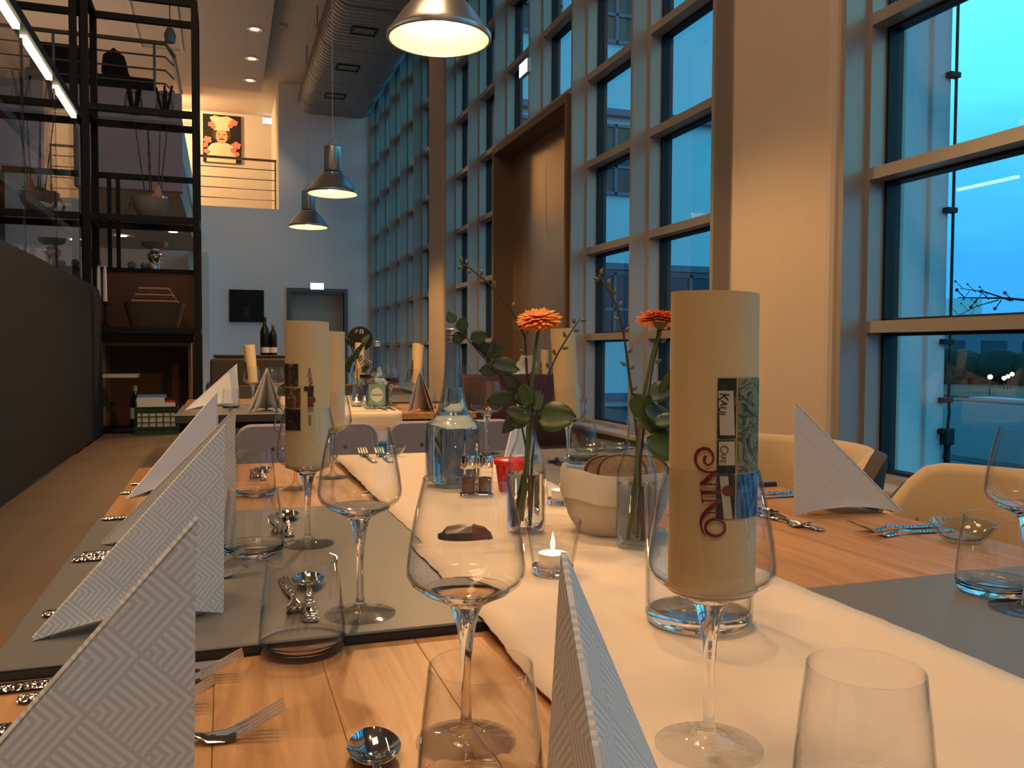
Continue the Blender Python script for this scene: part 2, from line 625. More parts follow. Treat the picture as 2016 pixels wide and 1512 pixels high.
M = dict(
    plaster=pr('plaster', (0.62, 0.58, 0.53), 0.9, noise=0.06, nscale=1.5, bump=0.15, bscale=90),
    farwall=pr('painted_wall', (0.86, 0.86, 0.87), 0.9, noise=0.03, nscale=1.0),
    column=pr('column_plaster', (0.66, 0.54, 0.42), 0.92, noise=0.07, nscale=2.2, bump=0.25, bscale=120),
    ceiling=pr('ceiling_paint', (0.60, 0.56, 0.52), 0.95),
    soffit=pr('soffit_paint', (0.60, 0.53, 0.49), 0.95),
    lilac=pr('lilac_paint', (0.52, 0.43, 0.49), 0.9),
    floor=pr('floor_tile', (0.10, 0.075, 0.055), 0.35, noise=0.15, nscale=3),
    alu=pr('aluminium_frame', (0.40, 0.365, 0.32), 0.36, 0.25),
    gasket=pr('black_gasket', (0.006, 0.007, 0.01), 0.6),
    sill=pr('sill_board', (0.50, 0.46, 0.42), 0.5),
    duct=pr('galvanised_steel', (0.44, 0.44, 0.42), 0.42, 0.85),
    vent=pr('vent_grey', (0.25, 0.25, 0.24), 0.5, 0.4),
    portal=pr('bronze_frame', (0.16, 0.115, 0.075), 0.5, 0.2),
    door_panel=pr('bronze_panel', (0.55, 0.43, 0.31), 0.25, 0.8),
    steel_black=pr('black_steel', (0.006, 0.0055, 0.005), 0.55, spec=0.25),
    alu_bright=pr('brushed_aluminium', (0.62, 0.61, 0.60), 0.3, 0.9),
    lamp_in=pr('white_enamel', (0.90, 0.86, 0.68), 0.45),
    chrome=pr('polished_steel', (0.80, 0.78, 0.75), 0.06, 1.0),
    hammer=hammered('hammered_steel'),
    oak=wood('oiled_oak', (0.29, 0.125, 0.038), (0.50, 0.265, 0.105)),
    lino=pr('grey_linoleum', (0.135, 0.130, 0.122), 0.42, noise=0.05, nscale=4),
    edge=pr('dark_edge', (0.035, 0.030, 0.026), 0.5),
    runner=pr('cream_linen', (0.70, 0.57, 0.42), 0.92, noise=0.05, nscale=6, bump=0.3, bscale=420),
    napkin=napkin_mat(),
    napkin_plain=pr('plain_napkin', (0.72, 0.70, 0.66), 0.9),
    cream=pr('cream_card', (0.74, 0.54, 0.27), 0.6, sss=0.0),
    red_print=pr('red_print', (0.20, 0.008, 0.008), 0.6),
    ink=pr('dark_print', (0.03, 0.025, 0.02), 0.6),
    grey_print=pr('grey_print', (0.22, 0.18, 0.12), 0.6),
    paper=pr('white_paper', (0.58, 0.50, 0.36), 0.6),
    glass=glass('clear_glass'),
    thin=thin_glass('thin_glass', (0.985, 0.988, 0.99), 1.5, 1.35, (0.30, 0.33, 0.36)),
    glass_blue=thin_glass('blue_bottle_glass', (0.84, 0.91, 0.95), 1.5, 1.5, (0.10, 0.16, 0.22)),
    glass_green=thin_glass('green_dish_glass', (0.90, 0.96, 0.93), 1.5, 2.0, (0.25, 0.42, 0.36)),
    water=glass('water', (0.95, 0.98, 1.0), 1.333),
    pane=thin_glass('window_pane', (0.96, 0.98, 0.99), 1.52, 1.5),
    case=thin_glass('case_glass', (0.90, 0.91, 0.93), 1.5, 1.1),
    wax=pr('candle_wax', (0.90, 0.84, 0.72), 0.5),
    white_wax=pr('white_wax', (0.75, 0.70, 0.64), 0.5),
    tin=pr('tealight_tin', (0.75, 0.74, 0.72), 0.3, 0.9),
    wick=pr('wick', (0.02, 0.02, 0.02), 0.9),
    flame=emitter('flame', (1.0, 0.62, 0.22), 160.0),
    petal=pr('gerbera_petal', (1.0, 0.33, 0.04), 0.6, spec=0.2),
    petal_in=pr('gerbera_inner', (1.0, 0.26, 0.03), 0.6),
    calyx=pr('calyx_green', (0.10, 0.11, 0.035), 0.7),
    stem=pr('flower_stem', (0.10, 0.14, 0.03), 0.55, noise=0.2, nscale=30),
    twig=pr('twig_bark', (0.075, 0.040, 0.030), 0.7, noise=0.3, nscale=60),
    bud=pr('leaf_bud', (0.15, 0.135, 0.06), 0.6, noise=0.3, nscale=90),
    leaf=pr('eucalyptus_leaf', (0.045, 0.078, 0.050), 0.5, noise=0.25, nscale=25, vary=0.2),
    leaf_big=pr('salal_leaf', (0.055, 0.085, 0.018), 0.4, noise=0.2, nscale=30, vary=0.2),
    white_petal=pr('white_petal', (0.75, 0.74, 0.66), 0.6),
    basket_cloth=pr('bread_bag_cloth', (0.60, 0.53, 0.44), 0.95, noise=0.08, nscale=12, bump=0.4, bscale=260),
    lining=pr('bread_bag_lining', (0.66, 0.59, 0.50), 0.95),
    crumb=pr('bread_crumb', (0.42, 0.27, 0.15), 0.9, noise=0.35, nscale=70, bump=0.8, bscale=140),
    crust=pr('bread_crust', (0.12, 0.05, 0.02), 0.8),
    red_pot=pr('red_enamel', (0.65, 0.012, 0.02), 0.3),
    wrapper=pr('dark_foil', (0.035, 0.035, 0.04), 0.3, 0.3, noise=0.5, nscale=30),
    wrapper_red=pr('red_foil', (0.10, 0.022, 0.02), 0.4, noise=0.6, nscale=90),
    bench=pr('bench_upholstery', (0.042, 0.037, 0.034), 1.0, noise=0.06, nscale=20, spec=0.05),
    seat=pr('bench_seat_leather', (0.165, 0.115, 0.070), 0.6, noise=0.08, nscale=6),
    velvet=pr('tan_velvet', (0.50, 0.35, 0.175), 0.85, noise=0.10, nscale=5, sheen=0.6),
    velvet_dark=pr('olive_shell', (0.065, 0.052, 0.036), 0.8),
    lilac_fabric=pr('grey_lilac_fabric', (0.30, 0.25, 0.25), 0.9, noise=0.06, nscale=14, sheen=0.3),
    brown_fabric=pr('brown_fabric', (0.105, 0.075, 0.050), 0.9, noise=0.1, nscale=14),
    red_leather=pr('dark_red_leather', (0.045, 0.012, 0.009), 0.5),
    dark_leg=pr('dark_leg', (0.02, 0.017, 0.014), 0.5),
    bottle_dark=pr('dark_bottle', (0.008, 0.008, 0.007), 0.12),
    label_green=pr('green_label', (0.17, 0.30, 0.24), 0.6, noise=0.35, nscale=35),
    label_light=pr('pale_label', (0.55, 0.55, 0.47), 0.6),
    wine=pr('red_wine', (0.02, 0.002, 0.004), 0.1),
    copper_panel=pr('copper_board', (0.115, 0.042, 0.018), 0.6, noise=0.1, nscale=3),
    board_edge=pr('warm_board_edge', (0.32, 0.20, 0.12), 0.6),
    wicker=pr('wicker', (0.055, 0.035, 0.020), 0.8),
    copper=pr('copper', (0.45, 0.16, 0.07), 0.28, 1.0),
    stone=pr('stone_bowl', (0.24, 0.21, 0.19), 0.8, noise=0.15, nscale=14),
    moss=pr('dry_moss', (0.16, 0.11, 0.05), 0.95, noise=0.4, nscale=60),
    rose=pr('dusty_pink', (0.48, 0.25, 0.19), 0.7),
    rustic=pr('rustic_bark', (0.13, 0.080, 0.045), 0.9, noise=0.4, nscale=12, bump=0.6, bscale=30),
    red_ribbon=pr('red_ribbon', (0.75, 0.06, 0.09), 0.6),
    crate=pr('green_crate', (0.012, 0.05, 0.016), 0.5),
    mag_white=pr('magazine_white', (0.62, 0.60, 0.58), 0.4),
    mag_blue=pr('magazine_blue', (0.10, 0.30, 0.55), 0.4),
    mag_red=pr('magazine_red', (0.55, 0.03, 0.05), 0.4),
    mag_dark=pr('magazine_dark', (0.03, 0.012, 0.012), 0.4),
    black_cloth=pr('black_upholstery', (0.006, 0.006, 0.007), 0.7),
    rail=pr('brushed_rail', (0.30, 0.26, 0.22), 0.35, 0.8),
    canvas_black=pr('black_canvas', (0.006, 0.006, 0.007), 0.8),
    antler=pr('charcoal_line', (0.026, 0.027, 0.030), 0.8),
    hat=pr('painted_cream', (0.68, 0.58, 0.42), 0.8, noise=0.25, nscale=9),
    skin=pr('painted_skin', (0.58, 0.36, 0.22), 0.8, noise=0.25, nscale=9),
    hair=pr('painted_hair', (0.07, 0.035, 0.02), 0.8),
    rose_paint=pr('painted_rose', (0.62, 0.20, 0.15), 0.8, noise=0.5, nscale=12),
    door=pr('door_grey', (0.50, 0.47, 0.42), 0.6),
    door_frame=pr('door_frame_grey', (0.17, 0.16, 0.145), 0.5),
    exit=emitter('exit_sign_face', (0.75, 1.0, 0.95), 2.6),
    exit_mark=emitter('exit_sign_mark', (0.05, 0.55, 0.35), 0.6),
    exit_body=pr('exit_sign_body', (0.6, 0.6, 0.6), 0.5),
    led=emitter('led_strip', (1.0, 0.80, 0.50), 6.0),
    bulb=emitter('lamp_bulb', (1.0, 0.72, 0.38), LAMP_POWER),
    spot_dim=emitter('downlight_lamp', (1.0, 0.75, 0.5), 1.6),
    spot_glow=emitter('downlight_glow', (1.0, 0.72, 0.42), 22.0),
    render_wall=pr('rough_render', (0.86, 0.88, 0.90), 0.95, noise=0.06, nscale=3, bump=1.0, bscale=38),
    wing=pr('white_facade', (0.80, 0.82, 0.85), 0.9, noise=0.03, nscale=1),
    asphalt=pr('asphalt', (0.085, 0.090, 0.10), 0.7, noise=0.2, nscale=1.5),
    kerb=pr('pale_kerb', (0.42, 0.42, 0.43), 0.8),
    tarmac_line=pr('dark_strip', (0.02, 0.022, 0.025), 0.8),
    soil=pr('bare_soil', (0.10, 0.065, 0.035), 0.95, noise=0.4, nscale=2),
    hedge=pr('hedge_green', (0.022, 0.032, 0.020), 0.95, noise=0.3, nscale=3),
    hall=pr('hall_cladding', (0.16, 0.20, 0.26), 0.8),
    roof=pr('flat_roof', (0.05, 0.055, 0.06), 0.8),
    win_dark=pr('dark_window', (0.02, 0.03, 0.04), 0.1),
    cable=pr('black_cable', (0.012, 0.012, 0.014), 0.6),
    street=emitter('street_lamp', (1.0, 0.75, 0.40), 14.0),
    tree=pr('tree_bark', (0.015, 0.013, 0.012), 0.9),
)

# ================================================================== THE SETTING
XG, XM, XF = 2.60, 2.51, 2.40          # glass, transom front, fin front
YF, YB = 14.8, -4.2                    # far wall, wall behind the camera
ZC, ZS = 5.5, 5.3                      # ceiling, lower soffit

struct('floor', MB().box(-6.2, YB - .2, -.12, 2.75, YF + 2.6, 0), M['floor'])
struct('ceiling', MB().box(.62, YB - .2, ZC, 3.0, YF + 2.6, ZC + .25), M['ceiling'])
struct('ceiling_soffit', MB().box(-6.2, YB - .2, ZS, .62, YF + .002, ZC + .25).box(-6.2, YF + .002, ZC, .62, YF + 2.6, ZC + .25), M['soffit'])
wf = sroot('wall_far')
struct('wall_face', MB().box(-6.2, YF, 0, 1.06, YF + .25, 3.40).box(1.06, YF, 2.04, 1.96, YF + .25, ZC).box(.89, YF, 3.40, 1.06, YF + .25, ZC)
       .box(1.96, YF, 0, 2.75, YF + .25, ZC), M['farwall'], wf)
struct('niche_back', MB().box(-6.2, 17.0, 3.2, 1.05, 17.2, ZC + .2), M['plaster'], wf)
struct('niche_side', MB().box(.89, YF + .25, 3.2, 1.05, 17.0, ZC + .2), M['plaster'], wf)
struct('niche_floor', MB().box(-6.2, YF + .25, 3.15, 1.05, 17.0, 3.40), M['plaster'], wf)
struct('wall_left', MB().box(-6.4, YB - .2, 0, -6.2, YF + 2.6, ZC + .2), M['plaster'])
struct('wall_rear', MB().box(-6.2, YB - .2, 0, 2.9, YB, ZC), M['plaster'])
struct('baseboard_far', MB().box(-6.0, YF - .015, 0, 1.0, YF, .08).box(2.02, YF - .015, 0, 2.4, YF, .08), M['door_frame'])
# low wall and sill under the windows
struct('wall_right', MB().box(2.42, YB, 0, 2.75, YF, .50), M['plaster'])
struct('window_sill', MB().rbox(2.38, YB, .500, 2.62, 6.66, .527, .005), M['sill'])
struct('window_sill', MB().rbox(2.38, 8.53, .500, 2.62, YF, .527, .005), M['sill'])
struct('trim_1', MB().box(2.36, YB, 5.32, 2.75, YF, ZC), M['plaster'])   # lintel band over the windows
# piers between the window bays
for nm, y0, y1 in (('column', 2.905, 3.66), ('column', 9.475, 10.20), ('column', -3.68, -2.93)):
    struct(nm, MB().rbox(2.37, y0, 0, 2.76, y1, ZC, .035, 3), M['column'])

PY0, PY1, PZ1 = 5.80, 7.62, 2.93
ZROW = [.527, 1.155, 1.78, 2.405, 3.03, 3.655, 4.28, 4.905, 5.32]


def window(name, ys, skip=lambda i, r: False, short=None):
    """one curtain-wall bay: fins (mullion), transoms, gaskets and a pane per field"""
    root = sroot(name)
    for i, y in enumerate(ys):
        end = i in (0, len(ys) - 1)
        zb = PZ1 if i == short else .527
        m = MB().box(XF, y, zb, XM + .02, y + .028, 5.32).box(XM, y - .022, zb, XG - .012, y + .05, 5.32)
        fin = struct('mullion', m, M['alu'], root)
        struct('gasket', MB().box(XG - .012, y - .036, zb, XG + .06, y + .064, 5.32), M['gasket'], fin)
    tr = None
    for r, z in enumerate(ZROW):
        for i in range(len(ys) - 1):
            if skip(i, r) and skip(i, r - 1):
                continue
            a, b = ys[i] + .05, ys[i + 1] - .022
            o = struct('transom', MB().box(XM, a, z - .024, XG - .012, b, z + .024), M['alu'], root)
            struct('gasket', MB().box(XG - .012, a, z - .036, XG + .05, b, z + .036), M['gasket'], o)
    for r in range(len(ZROW) - 1):
        for i in range(len(ys) - 1):
            if not skip(i, r):
                struct('pane', MB().box(XG + .012, ys[i] + .06, ZROW[r] + .034, XG + .022, ys[i + 1] - .034, ZROW[r + 1] - .034), M['pane'], root)
    return root


Y1 = [-2.70, -1.77, -.84, .09, 1.02, 1.95, 2.875]
Y2 = [3.85, 4.783, 5.745, 6.66, 7.60, 8.50, 9.44]
Y3 = [10.25, 11.17, 12.08, 12.90, 13.82, 14.74]
window('window_1', Y1)
window('window_2', Y2, skip=lambda i, r: i in (2, 3) and 0 <= r < 4, short=3)
window('window_3', Y3)
struct('trim_2', MB().box(XM - .01, 3.66, .527, XG + .05, 3.85, 5.32), M['alu'])
struct('trim_3', MB().box(XM - .01, 9.47, .527, XG + .05, 9.49, 5.32).box(XM - .01, 10.2, .527, XG + .05, 10.25, 5.32), M['alu'])

# bronze portal in the middle bay
d1 = sroot('door_1')
struct('frame', MB().box(2.38, PY0, PZ1 - .06, 2.62, PY1, PZ1).box(2.38, PY1 - .05, 0, 2.62, PY1, PZ1 - .06).box(2.38, PY0, 0, 2.62, PY0 + .04, PZ1 - .06), M['portal'], d1)
for k in range(2):
    a = PY0 + .04 + k * .87
    struct('door_panel', MB().rbox(2.57, a + .004, .02, 2.61, a + .862, PZ1 - .065, .004), M['door_panel'], d1)
struct('threshold', MB().box(2.38, PY0 + .04, 0, 2.57, PY1 - .05, .02), M['portal'], d1)
# far door
d2 = sroot('door_2')
struct('frame', MB().box(1.00, YF - .03, 0, 1.06, YF + .12, 2.10).box(1.96, YF - .03, 0, 2.02, YF + .12, 2.10).box(1.06, YF - .03, 2.04, 1.96, YF + .12, 2.10), M['door_frame'], d2)
lf = struct('leaf', MB().box(1.065, YF + .13, .01, 1.955, YF + .17, 2.035), M['door'], d2)
struct('handle', MB().tube([(1.14, YF + .13, 1.05), (1.14, YF + .07, 1.05), (1.26, YF + .07, 1.05)], .011), M['alu_bright'], lf)

# gallery on the left, with its parapet
g = sroot('mezzanine')
struct('slab', MB().box(-6.2, 9.14, 2.60, -.40, YF - .45, 2.95), M['ceiling'], g)
struct('parapet', MB().box(-6.2, 9.0, 2.60, -.375, 9.14, 3.55), M['lilac'], g)
struct('parapet_side', MB().box(-.515, 9.14, 2.95, -.375, YF, 3.33), M['farwall'], g)
struct('pier', MB().box(-.52, YF - .45, 0, -.22, YF - .002, 2.6), M['farwall'], g)
for x in (-.62, -1.30, -1.98):
    u = struct('downlight', MB().lathe([(.001, -.001), (.045, -.001), (.055, -.012), (.001, -.012)], 14, (x, 11.4 - x, 2.60)), M['spot_glow'], g)

# ------------------------------------------------------------------ outside
struct('ground', MB().box(2.76, -30, -.25, 70, 80, -.10), M['asphalt'])
struct('kerb', MB().box(17.2, -20, -.10, 17.9, 16.0, -.02), M['kerb'])
struct('tarmac_strip', MB().box(16.7, -20, -.10, 17.2, 16.0, -.085), M['tarmac_line'])
struct('road_marking', MB().box(7.4, 2, -.10, 7.75, 15.9, -.094), M['tarmac_line'])
struct('field', MB().box(17.9, -20, -.10, 70, 60, -.05), M['soil'])
# rendered pier outside the first column, with its cable
struct('outside_pier', MB().box(2.66, 2.99, -.1, 2.95, 3.60, 7.0), M['render_wall'])
struct('trim_4', MB().box(2.95, 2.97, -.1, 3.045, 3.62, 7.0), M['wing'])
struct('outside_pier', MB().box(2.66, 9.55, -.1, 2.95, 10.15, 7.0), M['render_wall'])
lc = thing('downpipe', 'thin black conductor cable with clamps down the edge of the rendered outside pier', 'cable', (3.06, 2.955, 0))
MB().tube([(0, 0, -.1), (0, 0, .74), (.006, 0, .78), (0, 0, .86), (0, 0, 7)], .0065, 8).build('cable', M['cable'], lc, True)
MB().tube([(-.001, 0, -.1), (-.001, 0, .66)], .015, 8).build('conduit', M['cable'], lc, True)
for z in (.70, .84, 1.10, 1.68, 2.27, 2.85, 3.4):
    MB().rbox(-.045, -.014, z - .012, .014, .02, z + .012, .003).build('clamp', M['cable'], lc)
MB().rbox(-.03, -.02, .64, .022, .02, .715, .006).build('junction_box', M['cable'], lc)
# white wing of the building across the court
wg = sroot('exterior_wing')
struct('facade', MB().box(2.8, 16.2, -.1, 12.2, 17.2, 12.5), M['wing'], wg)
for zz in (.05, 2.75, 5.9, 9.0):
    struct('ledge', MB().box(2.8, 16.0, zz, 12.2, 16.2, zz + .13), M['hall'], wg)
for zz, hh in ((1.35, 1.35), (4.30, 1.45), (7.4, 1.4)):
    for k in range(4 if zz < 2 else 3):
        x = 3.55 + 1.80 * k
        fr = struct('window_frame', MB().box(x, 16.12, zz, x + .06, 16.19, zz + hh).box(x + 1.10, 16.12, zz, x + 1.16, 16.19, zz + hh)
                    .box(x, 16.12, zz + hh - .06, x + 1.16, 16.19, zz + hh).box(x, 16.12, zz, x + 1.16, 16.19, zz + .06)
                    .box(x + .55, 16.12, zz, x + .61, 16.19, zz + hh).box(x, 16.12, zz + .55, x + 1.16, 16.19, zz + .61), M['hall'], wg)
        struct('pane', MB().box(x + .05, 16.17, zz + .05, x + 1.11, 16.185, zz + hh - .05), M['win_dark'], fr)
# distance: hall, flat roof with a plant room, hedge, lamps
fh = thing('warehouse', 'low pale flat-roofed hall far across the car park with a box on the roof', 'building', (36, 31, -.05))
MB().box(-5.2, 0, 0, 16, 12, 2.15).build('wall', M['hall'], fh)
MB().box(-4.0, -.15, 2.15, 16, 12, 2.5).build('fascia', M['wing'], fh)
MB().box(-4.2, -.35, 2.5, 16, 12.3, 2.62).build('roof', M['roof'], fh)
MB().box(-2.6, 1.2, 2.62, -.7, 3.6, 3.75).build('plant_room', M['wing'], fh)
for k in range(6):
    MB().box(-4.6 + 2.6 * k, -.03, .9, -3.0 + 2.6 * k, .02, 1.7).build('window', M['win_dark'], fh)
hb = MB()
rnd = random.Random(3)
for k in range(150):
    hb.ball((22.5 + rnd.random() * 1.5 + k * .10, 26.5 - k * .155 + rnd.random(), .35 + rnd.random() * .25), .75, .75, .50 + .25 * rnd.random(), 7, 5)
tag(hb.build('hedge', M['hedge'], smooth=True), 'long dark clipped hedge at the far side of the car park', 'hedge', kind='stuff')
for k, (x, y, z) in enumerate(((19.2, 17.2, .42), (22.2, 19.4, .30), (22.7, 19.7, .34), (23.1, 19.9, .40), (20.0, 15.6, .95), (21.5, 16.2, 1.15))):
    sl = thing('street_lamp', ('low glowing lamp on a post nearest the outside pier', 'first of the three low lamps glowing together on the soil strip', 'middle of the three low lamps glowing together on the soil strip',
                               'last of the three low lamps glowing together on the soil strip', 'pale lamp on a post in front of the dark hedge', 'taller pale lamp on a post in front of the dark hedge')[k], 'lamp', (x, y, -.05), group='lamps across the car park')
    MB().tube([(0, 0, 0), (0, 0, z)], .02, 6).build('post', M['cable'], sl)
    MB().ball((0, 0, z + .05), .06, n=8, m=6).build('lamp_head', M['street'], sl, True)
tr = thing('bare_tree', 'bare dark tree whose twig tips reach in from the edge beyond the window', 'tree', (9.6, 7.6, -.1))
tb = MB().tube([(0, 0, 0), (.05, 0, 1.0), (0, .05, 2.0), (.05, .1, 3.2)], [.08, .06, .045, .02], 7)
tb.build('trunk', M['tree'], tr, True)
for (p0, p1, rr) in (((0, .05, 1.75), (-1.05, .55, 1.83), .020), ((-.5, .28, 1.79), (-.95, .62, 1.95), .012), ((-.62, .35, 1.80), (-1.0, .62, 1.60), .009), ((0, .05, 2.0), (.9, .4, 2.6), .03)):
    p0, p1 = Vector(p0), Vector(p1)
    b = MB().tube([p0, (p0 + p1) / 2 + Vector((0, 0, .03)), p1], [rr, rr * .7, rr * .3], 6)
    for q in range(5):
        c = p0.lerp(p1, .45 + .12 * q)
        b.tube([c, c + Vector((-.08 + .04 * (q % 2), .05, .10 * (-1) ** q))], [rr * .4, rr * .25], 5)
        b.ball(c + Vector((-.08 + .04 * (q % 2), .05, .10 * (-1) ** q)), rr * 1.1, n=6, m=4)
    b.build('branch', M['tree'], tr, True)

# ------------------------------------------------------------------ ceiling things
du = thing('air_duct', 'large ribbed flat-oval steel air duct under the ceiling along the windows', 'duct', (1.82, 0, 5.25))
prof = []
W2, H2, RC = .60, .215, .21
for a in range(36):
    t = 2 * PI * a / 36
    cx = (W2 - RC) if math.cos(t) >= 0 else -(W2 - RC)
    prof.append((cx + RC * math.cos(t), H2 * math.sin(t)))
rings = []
yy = -1.0
while yy < 14.75:
    for dy, s in ((0, 1.0), (.050, 1.0), (.058, 1.06), (.082, 1.06), (.090, 1.0)):
        rings.append([(x * (1 + (s - 1) * .4), yy + dy, z * s) for x, z in prof])
    yy += .11
MB().loft(rings).build('duct_body', M['duct'], du, 50)
for y in (1.4, 2.85, 4.3, 5.75, 7.2, 8.6, 10.05, 11.5, 12.95, 14.3):
    MB().loft([[(x * 1.035, y + d, z * 1.09) for x, z in prof] for d in (0, .02)]).build('joint_band', M['duct'], du, 50)
for y in (3.6, 5.0, 6.45, 7.9, 9.3, 10.75, 12.2, 13.6):
    v = MB()
    v.box(-.30, y - .13, -.242, .02, y - .11, -.216).box(-.30, y + .11, -.242, .02, y + .13, -.216).box(-.30, y - .11, -.242, -.28, y + .11, -.216).box(0, y - .11, -.242, .02, y + .11, -.216)
    o = v.build('vent', M['gasket'], du)
    for k in range(6):
        MB().box(-.28 + .047 * k, y - .11, -.232, -.25 + .047 * k, y + .11, -.218).build('louvre', M['vent'], o)
for y in (7.9, 10.0, 11.4, 12.9):
    MB().tube([(-.64, y, -.02), (-.64, y, .25)], .008, 6).build('hanger', M['vent'], du)
for k, y in enumerate((11.9, 13.1, 14.15)):
    s = thing('downlight', ('recessed ceiling spotlight nearest the camera on the lower ceiling', 'middle recessed spotlight on the lower ceiling', 'recessed spotlight by the gallery niche on the lower ceiling')[k], 'light', (.42, y, ZS), group='recessed spotlights in the lower ceiling')
    MB().lathe([(.10, -.012), (.10, 0), (.062, 0), (.062, -.012), (.10, -.012)], 20).build('ring', M['alu_bright'], s, 40)
    MB().lathe([(.001, -.003), (.06, -.003), (.06, -.008), (.001, -.008)], 16).build('lamp', M['spot_dim'], s)
for k, (x, y) in enumerate(((.80, 12.2), (1.02, 11.0))):
    s = thing('smoke_detector', ('small white sensor on the higher ceiling beside the soffit edge', 'small white smoke detector on the ceiling beside the duct')[k], 'detector', (x, y, ZC))
    MB().lathe([(.001, 0), (.055, 0), (.055, -.02), (.03, -.045), (.001, -.05)], 18).build('body', M['lining'], s, 40)
    MB().tube([(0, 0, -.05), (0, 0, -.09)], .012, 8).build('sensor_tip', M['lining'], s)
tk = thing('track_spotlight', 'small grey spotlight hanging by the gallery railing', 'light', (-.46, 8.75, 4.02))
MB().tube([(0, 0, .06), (0, 0, 1.28)], .006, 6).build('stem', M['rail'], tk)
MB().lathe([(.001, -.07), (.045, -.07), (.055, 0), (.03, .06), (.001, .06)], 14).build('head', M['vent'], tk, 40)
cs = thing('ceiling_coffer', 'thin bright frame of a light coffer on the ceiling over the gallery', 'light', (-.55, 11.2, ZS))
MB().box(-.55, -1.9, -.03, -.50, 1.9, 0).box(.0, -1.9, -.03, .04, 1.9, 0).box(-.5, 1.86, -.03, 0, 1.9, 0).build('frame', M['lining'], cs)


# pendant lamps
def make_pendant():
    r = thing('pendant_lamp', '', 'lamp')
    out = [(.210, 0), (.216, .004), (.216, .020), (.208, .026), (.195, .045), (.165, .090), (.125, .140), (.088, .172), (.080, .178)]
    inn = [(.074, .176), (.084, .166), (.12, .133), (.158, .086), (.188, .042), (.202, .022), (.206, .003), (.210, 0)]
    MB().lathe(out[2:], 48).build('shade', M['alu_bright'], r, 50)
    MB().lathe([(.203, .021), (.207, .0), (.216, 0), (.218, .004), (.218, .02), (.210, .026)], 48).build('rim', M['alu_bright'], r, 40)
    MB().lathe(inn[:-1] , 48).build('reflector', M['lamp_in'], r, 50)
    MB().lathe([(.001, .40), (.070, .40), (.076, .394), (.076, .20), (.070, .19), (.066, .176), (.001, .176)], 32).build('housing', M['alu_bright'], r, 40)
    MB().lathe([(.078, .188), (.080, .180), (.066, .178), (.066, .188)], 32).build('collar', M['steel_black'], r, 40)
    MB().ball((0, 0, .062), .042, .042, .05, 16, 10).build('bulb', M['bulb'], r, True)
    MB().tube([(0, 0, .105), (0, 0, .176)], .02, 10).build('socket', M['lining'], r)
    bl = bpy.data.lights.new('lamp_beam', 'SPOT')
    bl.energy, bl.spot_size, bl.spot_blend, bl.color, bl.shadow_soft_size = LAMP_BEAM, R(162), .40, (1.0, .56, .23), .04
    bo_ = bpy.data.objects.new('lamp_beam', bl)
    COL.objects.link(bo_)
    bo_.parent = r
    bo_.location = (0, 0, .004)
    ri = []
    for k in range(17):
        a = 2 * PI * k / 16
        ri.append((.028 * math.cos(a), 0, .43 + .028 * math.sin(a)))
    MB().tube(ri, .005, 6, False).build('hook_ring', M['alu_bright'], r, True)
    MB().tube([(0, 0, .458), (0, 0, ZC - 2.345 - .03)], .003, 6).build('suspension_wire', M['lining'], r)
    MB().lathe([(.001, ZC - 2.345), (.05, ZC - 2.345), (.05, ZC - 2.345 - .02), (.02, ZC - 2.345 - .05), (.001, ZC - 2.345 - .05)], 16).build('ceiling_rose', M['lining'], r, 40)
    return r


pend = Proto(make_pendant)
GL = 'aluminium pendant lamps in a row along the windows'
pend.put('largest aluminium pendant lamp, glowing at the top edge above the nearest table', (.86, 3.50, 2.345), group=GL)
pend.put('second aluminium pendant lamp from the camera, above and to the right of the smallest one', (.888, 7.40, 2.38), group=GL)
pend.put('smallest aluminium pendant lamp, farthest along the row', (.892, 9.64, 2.402), group=GL)

# exit signs, pictures
for nm, lab, loc, rz, wd in (('exit_sign', 'lit exit sign above the grey door in the far wall', (1.505, YF - .035, 2.135), 0, .23),
                             ('exit_sign', 'lit exit sign up in the gallery niche', (.86, 16.95, 5.40), 0, .27),
                             ('exit_sign', 'lit exit sign fixed sideways on a window fin above the bronze portal', (2.378, 6.745, 3.40), -PI / 2, .20)):
    s = thing(nm, lab, 'exit sign', loc, rz)
    h = .115
    MB().rbox(-wd / 2, -.002, -h / 2, wd / 2, .034, h / 2, .004).build('body', M['exit_body'], s)
    MB().box(-wd / 2 + .006, -.006, -h / 2 + .006, wd / 2 - .006, -.002, h / 2 - .006).build('face', M['exit'], s)
pt = thing('chef_portrait', 'square painting of a chef in a tall hat among pink flowers on black', 'painting', (-.01, 16.96, 5.0))
MB().box(-.33, 0, -.44, .35, .035, .44).build('canvas', M['canvas_black'], pt)


def flat(nm, pts, mat, z=0, par=pt):
    return MB().prism([(x, -.002 - z, y) for x, y in pts], (0, .004, 0)).build(nm, M[mat], par)


def blob(cx, cy, rx, ry, n=18, wob=0.0, ph=0.0):
    return [(cx + rx * (1 + wob * math.sin(5 * 2 * PI * k / n + ph)) * math.cos(2 * PI * k / n), cy + ry * (1 + wob * math.sin(5 * 2 * PI * k / n + ph)) * math.sin(2 * PI * k / n)) for k in range(n)]


